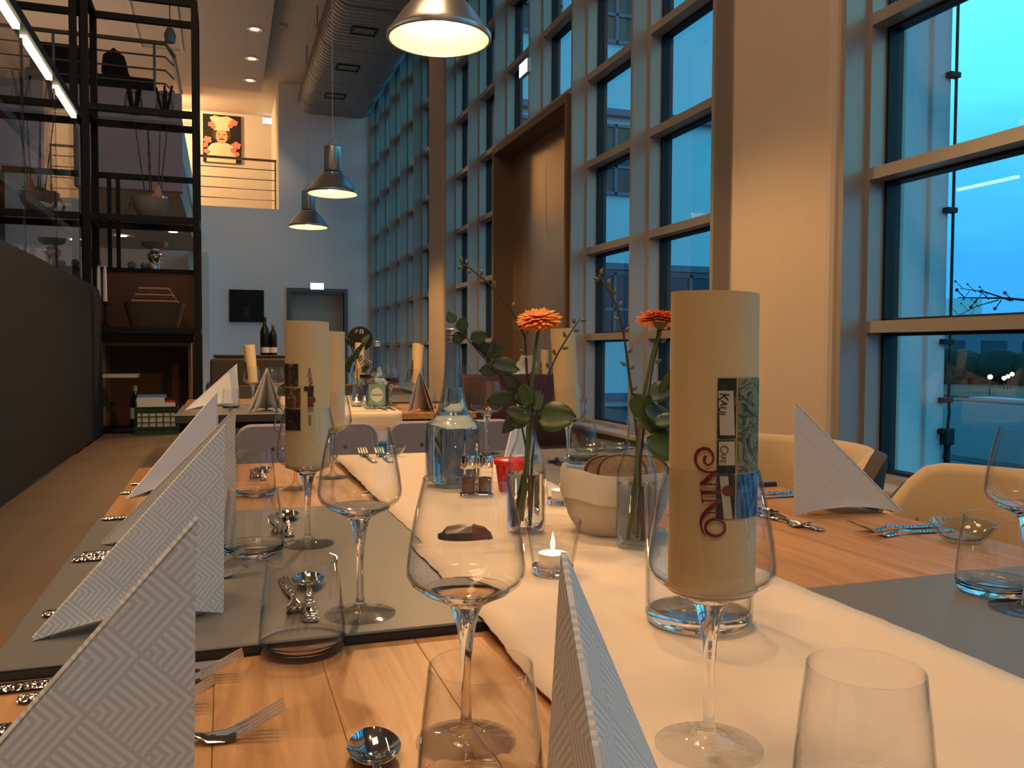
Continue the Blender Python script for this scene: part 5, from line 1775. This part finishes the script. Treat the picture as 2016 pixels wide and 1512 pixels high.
def gerbera(x, y, rz, path, head, R_, tilt, label):
    t = thing('gerbera', label, 'flower', (x, y, ZR), rz, 'orange gerberas in bottles')
    MB().tube(path, [.0028] * (len(path) - 1) + [.0034], 8).build('stem', M['stem'], t, True)
    hm = Matrix.Translation(head) @ Matrix.Rotation(tilt[0], 4, 'X') @ Matrix.Rotation(tilt[1], 4, 'Y')

    def petal(r0, ln, wd, lift, droop):
        mb = MB()
        leaf_mesh(mb, (r0, 0, 0), ln, wd, (1, 0, lift), (-lift, 0, 1), -.10 + droop, .0)
        return mb
    for lay, (r0, ln, wd, lift, droop, dz, cnt) in enumerate(((.006, R_ - .006, .0115, -.24, .02, -.001, 30), (.005, R_ * .92, .0110, -.08, .0, .0012, 30), (.004, R_ * .74, .0100, .12, .0, .0030, 26))):
        first = None
        for k in range(cnt):
            a = 2 * PI * (k + .5 * lay) / cnt + .05 * math.sin(k * 3.1 + lay)
            if first is None:
                o = first = petal(r0, ln, wd, lift, droop).build('petal', M['petal'], t, True)
            else:
                o = inst(first, t)
            s = .93 + .10 * ((k * 7) % 5) / 5
            o.matrix_local = hm @ Matrix.Translation((0, 0, dz)) @ Matrix.Rotation(a, 4, 'Z') @ Matrix.Rotation(.08 * math.sin(k * 2.3 + lay), 4, 'Y') @ Matrix.Diagonal((s, s, s, 1))
    inn = MB()
    for k in range(22):
        a = 2 * PI * k / 22
        leaf_mesh(inn, (.006 * math.cos(a), .006 * math.sin(a), .005), R_ * .40, .004, (math.cos(a), math.sin(a), .45), (-math.cos(a) * .4, -math.sin(a) * .4, 1), -.1, 0)
    inn.lathe([(.001, .0075), (.007, .007), (.010, .004), (.010, .001)], 18)
    inn.build('flower_eye', M['petal_in'], t, True, kind='stuff').matrix_local = hm
    MB().lathe([(.001, -.016), (.004, -.0155), (.009, -.011), (.0125, -.004), (.014, .0005), (.001, .0005)], 18).build('calyx', M['calyx'], t, True).matrix_local = hm
    return t


def twig(x, y, rz, path, buds, label, r0=.0026):
    t = thing('budding_twig', label, 'twig', (x, y, ZR), rz, 'budding twigs in bottles')
    n = len(path)
    MB().tube(path, [r0 * (1 - .55 * i / (n - 1)) for i in range(n)], 7).build('branch', M['twig'], t, True)
    P_ = [Vector(p) for p in path]
    for k, (tt, side) in enumerate(buds):
        f_ = tt * (n - 1)
        i = min(int(f_), n - 2)
        p = P_[i].lerp(P_[i + 1], f_ - i)
        d = (P_[i + 1] - P_[i]).normalized()
        s = Vector((d.z, .3 * (-1) ** k, -d.x)).normalized() * side
        q = (d * .7 + s * .75).normalized()
        c = p + s * .003
        MB().tube([c, c + q * .0022, c + q * .0052, c + q * .008, c + q * .0105], [.0014, .0027, .0030, .0020, .0006], 8).build('bud', M['bud'], t, True)
    return t


V1 = (.468, 1.305)
a1 = face_cam(*V1)
K1 = .00081


def q1(u, v, y=0.0):
    return ((u - 1040) * K1, y, (1046 - v) * K1)


vase(*V1, 'clear milk-bottle vase half full of water holding the full gerbera and two twigs')
gerbera(*V1, a1, [q1(1028, 1030), q1(1036, 960), q1(1042, 850), q1(1048, 760, -.006), q1(1056, 690, -.01), q1(1064, 630, -.01)], Vector(q1(1064, 613, -.01)), .038, (R(20), R(-3)), 'orange gerbera seen whole above its bottle beside the tall water bottle')
twig(*V1, a1, [q1(1022, 1032, .006), q1(1040, 900, .004), q1(1054, 800, .004), q1(1040, 720, .004), q1(1036, 650, .006), q1(1006, 590, .008), q1(960, 540, .01), q1(925, 512, .01), q1(905, 502, .01)],
     [(.99, 1), (.96, -1), (.92, 1), (.86, -1), (.8, 1), (.72, 1), (.62, 1), (.50, 1), (.44, -1), (.36, 1)], 'long budding twig leaning left out of the gerbera bottle')
twig(*V1, a1, [q1(1046, 1030, .0), q1(1052, 900, -.002), q1(1062, 800, -.004), q1(1080, 730, -.004), q1(1104, 680, -.004), q1(1128, 640, -.004), q1(1146, 614, -.004)],
     [(.99, 1), (.93, -1), (.86, 1), (.78, -1), (.70, 1), (.64, -1), (.55, -1)], 'shorter budding twig leaning right out of the gerbera bottle', .0022)
eu = thing('eucalyptus_sprig', 'grey-green eucalyptus sprig leaning left over the tall water bottle', 'foliage', (*V1, ZR), a1, 'green sprigs in bottles')
MB().tube([q1(1046, 1025, .012), q1(1040, 880, .014), q1(1024, 800, .016), q1(990, 735, .016), q1(950, 690, .014), q1(915, 650, .012), q1(895, 615, .012)], [.0018, .0018, .0016, .0015, .0013, .001, .0008], 6).build('stem', M['twig'], eu, True)
for k, (u, v, du_, dv_, ln, wd) in enumerate(((892, 622, -.5, .9, .022, .020), (905, 640, .2, 1, .026, .022), (912, 655, -.9, .3, .022, .022), (925, 655, .9, .25, .030, .026), (905, 648, -.6, -.5, .018, .02),
                                               (945, 680, 1, .15, .040, .030), (962, 672, -.7, .2, .030, .022), (968, 702, 1, -.25, .050, .032), (985, 715, -.8, -.1, .036, .026), (960, 690, .4, .95, .034, .010),
                                               (985, 730, .9, -.5, .046, .026), (1012, 765, 1, -.2, .046, .040), (1012, 770, -.9, -.2, .045, .028), (1030, 800, -.6, -.7, .050, .028), (975, 700, .35, 1, .040, .009))):
    mb = MB()
    leaf_mesh(mb, q1(u, v, .012 + .004 * (k % 3)), ln, wd, (du_, .15 * (-1) ** k, dv_), (.25 * math.sin(k), -1, .35 * math.cos(k * 1.7)))
    mb.build('leaf', M['leaf'], eu, True)
sa = thing('leaf_sprig', 'broad dark green leaves at the neck of the gerbera bottle', 'foliage', (*V1, ZR), a1, 'green sprigs in bottles')
MB().tube([q1(1034, 1020, -.006), q1(1044, 900, -.008), q1(1052, 830, -.010), q1(1064, 800, -.014)], [.002, .002, .0018, .0014], 6).build('stem', M['stem'], sa, True)
for k, (u, v, du_, dv_, ln, wd) in enumerate(((1062, 812, 1, .05, .064, .056), (1050, 815, -.9, .35, .045, .030), (1046, 790, -.3, .9, .040, .030), (1058, 800, .2, .9, .040, .022), (1042, 822, -.9, -.1, .034, .020))):
    mb = MB()
    leaf_mesh(mb, q1(u, v, -.014), ln, wd, (du_, -.25 + .2 * k, dv_), (.15 * math.sin(k + 1), -1, .5 if k == 0 else .3), .15, .1)
    mb.build('leaf', M['leaf_big'], sa, True)
wp = thing('white_flower', 'small white blossom among the leaves of the gerbera bottle', 'flower', (*V1, ZR), a1)
MB().tube([q1(1044, 1020, .010), q1(1046, 800, .010), q1(1040, 710, .010)], .0012, 6).build('stem', M['stem'], wp, True)
for k in range(6):
    a = 2 * PI * k / 6
    mb = MB()
    leaf_mesh(mb, q1(1040, 706, .008), .019, .016, (math.cos(a), -.35, math.sin(a)), (math.cos(a) * .3, -1, math.sin(a) * .3), .15, 0)
    mb.build('petal', M['white_petal'], wp, True)
V2 = (.590, 1.150)
a2 = face_cam(*V2)
K2 = .00074


def q2(u, v, y=0.0):
    return ((u - 1248) * K2, y, (1080 - v) * K2)


vase(*V2, 'clear milk-bottle vase holding the half-hidden gerbera in front of the bread bag', .031)
gerbera(*V2, a2, [q2(1236, 1060), q2(1244, 960), q2(1250, 860), q2(1262, 760, -.004), q2(1276, 690, -.006), q2(1291, 634, -.006)], Vector(q2(1292, 612, -.006)), .036, (R(-7), R(4)), 'orange gerbera seen from below, half hidden by the large menu roll')
twig(*V2, a2, [q2(1258, 1062, .004), q2(1254, 900, .004), q2(1242, 800, .006), q2(1230, 720, .008), q2(1222, 660, .008), q2(1210, 600, .01), q2(1190, 555, .01), q2(1166, 520, .01)],
     [(.99, 1), (.97, -1), (.9, 1), (.83, 1), (.75, 1), (.68, -1), (.62, 1), (.52, 1), (.46, -1), (.44, 1), (.36, 1)], 'budding twig leaning left out of the second gerbera bottle')
twig(*V2, a2, [q2(1250, 1055, -.004), q2(1256, 900, -.002), q2(1264, 800), q2(1280, 700), q2(1296, 630)], [(.9, 1), (.75, 1), (.62, -1), (.5, 1)], 'dark twig crossing the stem of the second gerbera', .0022)
lf2 = thing('leaf_sprig', 'dark serrated leaves at the neck of the second gerbera bottle', 'foliage', (*V2, ZR), a2, 'green sprigs in bottles')
MB().tube([q2(1244, 1050, -.004), q2(1250, 900, -.006), q2(1256, 830, -.010)], [.002, .002, .0015], 6).build('stem', M['stem'], lf2, True)
for k, (u, v, du_, dv_, ln, wd, ny) in enumerate(((1236, 762, .75, -1, .085, .040, -.6), (1262, 790, .9, -.5, .060, .034, .2), (1268, 850, 1, -.55, .062, .046, -.2), (1270, 770, .9, .45, .045, .036, .3), (1290, 760, .6, 1, .05, .012, .2), (1280, 820, .9, .2, .042, .026, .4))):
    mb = MB()
    leaf_mesh(mb, q2(u, v, -.012 - .003 * k), ln, wd, (du_, .1, dv_), (.3, -1, ny + .5), .14, .1)
    mb.build('leaf', M['leaf' if k % 2 else 'leaf_big'], lf2, True)
# second-table flower bottle
V3 = (.700, 4.75)
v3 = vase(*V3, 'clear flower bottle with dark greenery on the second tables')
gv = thing('greenery_bunch', 'dark bunch of greenery in the flower bottle of the second tables', 'foliage', (*V3, ZR), 0)
MB().tube([(0, 0, .02), (0, 0, .2), (-.01, 0, .30)], [.003, .003, .002], 6).build('stem', M['stem'], gv)
for k in range(60):
    a, h = k * 2.4, .17 + .19 * ((k * 13) % 17) / 17
    mb = MB()
    leaf_mesh(mb, (.030 * math.cos(a) - .005, .02 * math.sin(a), h), .060, .028, (math.cos(a) * .7, math.sin(a) * .7, .55), (-math.cos(a), math.sin(a) - .6, .8), .1, .1)
    mb.build('leaf', M['leaf'], gv, True)
og = thing('orange_blossom', 'small orange blossom leaning right out of the greenery on the second tables', 'flower', (*V3, ZR), 0)
MB().tube([(0, 0, .03), (.005, 0, .18), (.05, -.02, .245)], .0022, 6).build('stem', M['stem'], og)
for k in range(14):
    a = 2 * PI * k / 14
    mb = MB()
    leaf_mesh(mb, (.05, -.02, .247), .034, .012, (math.cos(a) * .8, math.sin(a), -.5 * math.cos(a) + .1), (.5, -.2, .85), -.05, 0)
    mb.build('petal', M['petal'], og, True)

# ---- condiment set, red pot, bread, packet
cd = thing('condiment_set', 'chrome salt and pepper set with a centre handle in front of the tall water bottle', 'condiment set', (.488, 1.662, ZR), face_cam(.488, 1.662) + .12)
MB().rbox(-.034, -.019, 0, .034, .019, .008, .004, 3).build('tray', M['chrome'], cd, 40)
for s in (-1, 1):
    sh_ = MB().lathe([(.001, .008), (.0148, .008), (.0155, .010), (.0155, .058), (.0140, .060), (.0140, .062), (.001, .062)], 28, (s * .0175, 0, 0)).build('shaker', M['thin'], cd, 50)
    MB().lathe([(.001, .0105), (.0135, .0105), (.0135, .038), (.001, .040)], 24, (s * .0175, 0, 0)).build('filling', M['crust'] if s < 0 else M['moss'], sh_, 50)
    MB().lathe([(.0158, .058), (.0162, .060), (.0162, .080), (.0150, .084), (.001, .086)], 28, (s * .0175, 0, 0)).build('cap', M['chrome'], sh_, 40)
MB().tube([(0, 0, .008), (0, 0, .092)] + [(0, .008 * math.sin(t), .100 - .008 * math.cos(t)) for t in [2 * PI * k / 12 for k in range(13)]], .0019, 7).build('handle', M['chrome'], cd, True)
rd = thing('red_pot', 'small red pot with a flat red lid behind the gerbera bottle', 'pot', (.575, 1.700, ZR))
MB().lathe([(.001, 0), (.024, 0), (.026, .003), (.033, .058), (.031, .058), (.001, .050)], 28).build('body', M['red_pot'], rd, 50)
MB().lathe([(.036, .058), (.037, .060), (.037, .066), (.034, .069), (.001, .070), (.001, .059), (.036, .058)], 28).build('lid', M['red_pot'], rd, 50)
bb = thing('bread_bag', 'beige cloth bread bag with a folded-down rim between the gerbera bottles', 'bread basket', (.606, 1.262, ZR), face_cam(.606, 1.262))


def bag(z, r_):
    out = []
    for k in range(40):
        t = 2 * PI * k / 40
        wv = 1 + .035 * math.sin(3 * t + 1) + .022 * math.sin(7 * t + 9 * z) + .012 * math.sin(13 * t)
        out.append((.088 * r_ * wv * math.copysign(abs(math.cos(t)) ** .8, math.cos(t)), .070 * r_ * wv * math.copysign(abs(math.sin(t)) ** .8, math.sin(t)), z + ((.004 * math.sin(2 * t + .8)) + .002 * math.sin(5 * t) if z > .05 else 0)))
    return out


MB().loft([bag(.0005, .60), bag(.004, .70), bag(.025, .86), bag(.05, .95), bag(.075, .97), bag(.092, .965)], False).add(bag(.0005, .60), [tuple(range(40))]).build('bag', M['basket_cloth'], bb, 60)
MB().loft([bag(.062, 1.0), bag(.060, 1.03), bag(.080, 1.035), bag(.100, 1.02), bag(.107, .985), bag(.104, .95), bag(.06, .90), bag(.02, .78)], False).build('folded_rim', M['lining'], bb, 60)
brd = Random_ = random.Random(11)
for k, (x, y, rzz, tl, lab) in enumerate(((.012, -.020, .15, 80, 'slice of dark bread lying highest in the bread bag, left one'), (.052, .000, -.35, 78, 'slice of dark bread at the right in the bread bag'), (-.012, .020, .3, 82, 'slice of dark bread at the back of the bread bag'))):
    bs = thing('bread_slice', lab, 'bread', (0, 0, 0), 0, 'bread slices in the bag')
    out = []
    for q in range(22):
        t = 2 * PI * q / 22
        out.append((.040 * math.copysign(abs(math.cos(t)) ** .75, math.cos(t)), (.028 if math.sin(t) < 0 else .032) * math.copysign(abs(math.sin(t)) ** .8, math.sin(t)), 0))
    MB().prism([(p[0] * .93, p[1] * .93, 0) for p in out], (0, 0, .012)).build('crumb', M['crumb'], bs)
    MB().loft([[(p[0], p[1], .0008) for p in out], [(p[0] * 1.03, p[1] * 1.03, .004) for p in out], [(p[0] * 1.03, p[1] * 1.03, .008) for p in out], [(p[0], p[1], .0112) for p in out], [(p[0] * .93, p[1] * .93, .0112) for p in out], [(p[0] * .93, p[1] * .93, .0008) for p in out], [(p[0], p[1], .0008) for p in out]], False).build('crust', M['crust'], bs, 40)
    a = face_cam(.606, 1.262)
    bs.location = (.606 + x * math.cos(a) - y * math.sin(a), 1.262 + x * math.sin(a) + y * math.cos(a), ZR + .098 - .003 * k)
    bs.rotation_euler = (R(tl), 0, a + rzz)
pk = thing('foil_packet', 'small dark foil packet with a red speckled end on the runner', 'packet', (.360, 1.291, ZR), face_cam(.36, 1.291) - .1)
rg = []
for x, hw, h in ((-.043, .004, .006), (-.037, .012, .009), (-.030, .016, .017), (-.010, .019, .021), (.012, .018, .022), (.030, .014, .018), (.040, .010, .010), (.044, .006, .004)):
    rg.append((x, hw, h))
ringf = lambda x, hw, h: [(x, -hw, .0008), (x + .001, -hw * .95, h * .55), (x, -hw * .4, h * .9 + .002 * math.sin(90 * x)), (x, hw * .4, h), (x, hw, .0008)]
MB().loft([ringf(*p) for p in rg[:5]]).build('packet', M['wrapper'], pk, 25)
MB().loft([ringf(*p) for p in rg[4:]]).build('speckled_end', M['wrapper_red'], pk, 25)


# ---- small glass dishes
def make_dish():
    r = thing('glass_dish', '', 'dish')
    MB().lathe([(.001, 0), (.022, 0), (.026, .003), (.036, .014), (.044, .027), (.0445, .029), (.042, .029), (.034, .0165), (.024, .0065), (.001, .005)], 40).build('dish', M['glass_green'], r, 60)
    return r


di = Proto(make_dish)
GD = 'small pale green glass dishes'
di.put('pale green glass dish beside the forks in front of the nearer armchair', (1.150, 1.075, ZW), 0, GD, scale=1.15)
di.put('pale green glass dish behind the tumbler at the far end of the first tables', (1.000, 2.270, ZG), 0, GD)
di.put('pale green glass dish closest to the window at the far end of the first tables', (1.100, 2.285, ZG), 0, GD)
di.put('pale green glass dish at the far edge of the first runner', (.440, 2.36, ZR), 0, GD)
di.put('pale green glass dish at the front edge of the second runner', (.69, 4.215, ZR), 0, GD)


# ---- cutlery (handle end at the origin, pointing along +x)
def strip(sec):
    return [[(x, -w_, z), (x, -w_ * .55, z + t_), (x, w_ * .55, z + t_), (x, w_, z), (x, w_ * .55, z - t_ * .5), (x, -w_ * .55, z - t_ * .5)] for x, w_, z, t_ in sec]


def make_fork():
    r = thing('fork', '', 'cutlery')
    MB().loft(strip([(0, .006, .003, .0022), (.006, .0092, .003, .0026), (.05, .0080, .003, .0026), (.085, .0055, .004, .0026), (.096, .0040, .006, .0026)])).build('handle', M['hammer'], r, 50)
    MB().loft(strip([(.096, .0040, .006, .0026), (.112, .0034, .0075, .0024), (.122, .0060, .0055, .0018), (.130, .0105, .0030, .0014), (.145, .0125, .0022, .0013), (.152, .0125, .0040, .0012)])).build('head', M['chrome'], r, 50)
    for k in range(4):
        y = -.0105 + .0070 * k
        MB().loft([[(x, y - hw, z), (x, y + hw, z), (x, y + hw, z + .0013), (x, y - hw, z + .0013)] for x, hw, z in ((.151, .0022, .0036), (.162, .0019, .0075), (.176, .0016, .0140), (.190, .0010, .0205))]).build('tine', M['chrome'], r)
    return r


def make_spoon():
    r = thing('spoon', '', 'cutlery')
    MB().loft(strip([(0, .006, .003, .0022), (.006, .0090, .003, .0026), (.05, .0078, .003, .0026), (.085, .0052, .004, .0026), (.096, .0040, .006, .0026)])).build('handle', M['hammer'], r, 50)
    MB().loft(strip([(.096, .0040, .006, .0026), (.115, .0032, .0085, .0022), (.130, .0036, .0080, .0018)])).build('neck', M['chrome'], r, 50)
    mb = MB()
    nu, nv = 14, 10
    vs, fs = [], []
    for lay in (0, 1):
        for i in range(nu + 1):
            t = i / nu
            w_ = .0205 * max(.08, math.sin(PI * (.03 + .94 * t)) ** .55) * (1 - .12 * (t - .5))
            for j in range(nv + 1):
                s = -1 + 2 * j / nv
                d = .0085 * (1 - s * s) * math.sin(PI * t) ** .8
                vs.append((.126 + .062 * t, w_ * s, .0098 - d + lay * -.0009))
    m = nv + 1
    for lay in (0, 1):
        o = lay * (nu + 1) * m
        for i in range(nu):
            for j in range(nv):
                fs.append((o + i * m + j, o + (i + 1) * m + j, o + (i + 1) * m + j + 1, o + i * m + j + 1))
    o = (nu + 1) * m
    for i in range(nu):
        for j in (0, nv):
            fs.append((i * m + j, (i + 1) * m + j, o + (i + 1) * m + j, o + i * m + j))
    for i in (0, nu):
        for j in range(nv):
            fs.append((i * m + j, i * m + j + 1, o + i * m + j + 1, o + i * m + j))
    mb.add(vs, fs).build('bowl', M['chrome'], r, 60)
    return r


def make_knife():
    r = thing('knife', '', 'cutlery')
    MB().loft(strip([(0, .006, .003, .0026), (.006, .0088, .003, .0034), (.06, .0082, .003, .0034), (.095, .0070, .003, .0030)])).build('handle', M['hammer'], r, 50)
    MB().loft([[(x, a, .0030), (x, b, .0030), (x, b, .0044), (x, a, .0036)] for x, a, b in ((.095, -.0062, .0062), (.105, -.0088, .0066), (.150, -.0100, .0068), (.185, -.0080, .0068), (.202, -.0010, .0060), (.207, .0030, .0050))]).build('blade', M['chrome'], r)
    return r


fk, sp, kn = Proto(make_fork), Proto(make_spoon), Proto(make_knife)
GF, GS, GK = 'forks laid on the tables', 'spoons laid on the tables', 'knives laid on the tables'
fk.put('fork with raised tines right beside the nearest napkin', (-.145, .700, ZW), .06, GF)
fk.put('second fork lying behind the nearest napkin, its tips just showing', (-.200, .775, ZW), .04, GF)
kn.put('knife lying along the dark edge of the grey table behind the nearest napkin', (-.212, .868, ZW), .02, GK)
fk.put('fork lying next to the knife at the dark table edge', (-.175, .838, ZW), .05, GF)
fk.put('fork lying behind the second napkin, its tips by the tumbler', (-.145, 1.160, ZG), .10, GF)
fk.put('second fork lying behind the second napkin', (-.165, 1.225, ZG), .06, GF)
sp.put('spoon with its rounded handle end showing left of the second napkin', (-.195, 1.060, ZG), .05, GS)
kn.put('knife with a glittering hammered handle left of the third napkin', (-.205, 1.322, ZG), .05, GK)
kn.put('second knife just beyond the other glittering one left of the third napkin', (-.197, 1.350, ZG), .05, GK)
fk.put('fork whose handle end shows at the seam of the bench-side grey and oak tables', (-.205, 1.630, ZG), .03, GF)
kn.put('knife with a broad glittering handle on the far oak table of the bench side', (-.214, 1.990, ZW), .05, GK)
fk.put('fork whose handle end shows at the edge of the far oak table', (-.205, 2.12, ZW), .05, GF)
sp.put('dessert spoon lying across the grey table, seen through the nearest tumbler', (.088, .942, ZG), R(86), GS)
fk.put('dessert fork lying the other way beside the spoon behind the nearest tumbler', (.072, 1.135, ZG), R(-88), GF)
sp.put('dessert spoon on the grey table beside the second tumbler', (.096, 1.392, ZG), R(87), GS)
fk.put('dessert fork on the grey table beside the second tumbler', (.080, 1.575, ZG), R(-89), GF)
sp.put('dessert spoon on the far oak table seen through the third tumbler', (.085, 2.10, ZW), R(88), GS)
fk.put('dessert fork on the far oak table seen through the third tumbler', (.068, 2.29, ZW), R(-90), GF)
sp.put('spoon at the bottom edge beside the front tumbler', (.090, .484, ZW), R(84), GS)
fk.put('fork with raised tines in front of the single upright napkin, outer one', (1.205, 1.150, ZW), PI - .02, GF)
fk.put('fork with raised tines in front of the single upright napkin, inner one', (1.212, 1.185, ZW), PI - .04, GF)
sp.put('dessert spoon left of the single upright napkin', (.985, 1.215, ZW), R(92), GS)
fk.put('dessert fork left of the single upright napkin', (.963, 1.405, ZW), R(-88), GF)
kn.put('knife behind the single upright napkin', (1.212, 1.535, ZW), PI + .05, GK)
sp.put('spoon behind the single upright napkin', (1.205, 1.570, ZW), PI + .05, GS)
fk.put('fork on the far grey table beside the tumbler and dishes', (1.15, 2.10, ZG), PI - .1, GF)
kn.put('knife on the far grey table beside the small dishes', (1.20, 2.36, ZG), PI + .3, GK)
sp.put('spoon on the far grey table in front of the glass with the menu roll', (.98, 2.20, ZG), PI + .5, GS)
fk.put('left fork at the far edge of the first runner', (.375, 2.225, ZR), R(92), GF)
fk.put('right fork at the far edge of the first runner', (.415, 2.22, ZR), R(90), GF)
fk.put('left fork at the front corner of the second runner', (.76, 4.165, ZR), R(95), GF)
fk.put('right fork at the front corner of the second runner', (.80, 4.165, ZR), R(92), GF)
fk.put('fork beside the napkin on the bench side of the second tables', (.03, 4.175, ZG), R(90), GF)
kn.put('knife on the oak table of the second group left of its napkin', (.845, 4.30, ZW), R(80), GK)
# far bread box on the table behind the red bench
fbx = thing('bread_box', 'small tan bread box behind the dark red bench', 'bread basket', (1.60, 5.42, ZW))
MB().rbox(-.07, -.05, 0, .07, .05, .075, .008).build('box', M['board_edge'], fbx, 40)
MB().rbox(-.074, -.054, .07, .074, .054, .082, .004).build('rim', M['lining'], fbx, 40)

# ------------------------------------------------------------------ light of the room's own fittings, and an added uplight
def spot(name, loc, tgt, power, size, col=WARM, blend=.6, rad=.05):
    l = bpy.data.lights.new(name, 'SPOT')
    l.energy, l.spot_size, l.spot_blend, l.color, l.shadow_soft_size = power, size, blend, col, rad
    o = bpy.data.objects.new(name, l)
    COL.objects.link(o)
    o.location = loc
    o.rotation_euler = (Vector(tgt) - Vector(loc)).to_track_quat('-Z', 'Y').to_euler()
    return o


for k, y in enumerate((11.9, 13.1, 14.15)):
    spot('spot_or_fill', (.42, y, ZS - .02), (.75, y + .5, 0), 34, R(78), (1.0, .78, .58))
for y in (2.2,):
    spot('spot_or_fill', (-1.6, y, ZS - .02), (-1.6, y, 0), 110, R(80))
spot('niche_light', (-1.2, 15.9, 5.2), (.2, 17.0, 4.2), 190, R(130))
spot('gallery_light', (-3.4, 11.5, 5.2), (-3.4, 11.5, 3.0), 120, R(100))
spot('under_gallery_light', (-.62, 12.0, 2.58), (-.6, 12.0, 0), 30, R(120))

_l = bpy.data.lights.new('gallery_fill', 'AREA')  # added uplight, unseen behind the parapet, to brighten the ceiling
_l.shape, _l.size, _l.size_y, _l.energy, _l.color = 'RECTANGLE', 2.2, 4.0, 22.0, (1.0, .70, .45)
_o = bpy.data.objects.new('gallery_fill', _l)
COL.objects.link(_o)
_o.location = (-2.2, 11.6, 3.05)
_o.rotation_euler = (PI, 0, 0)
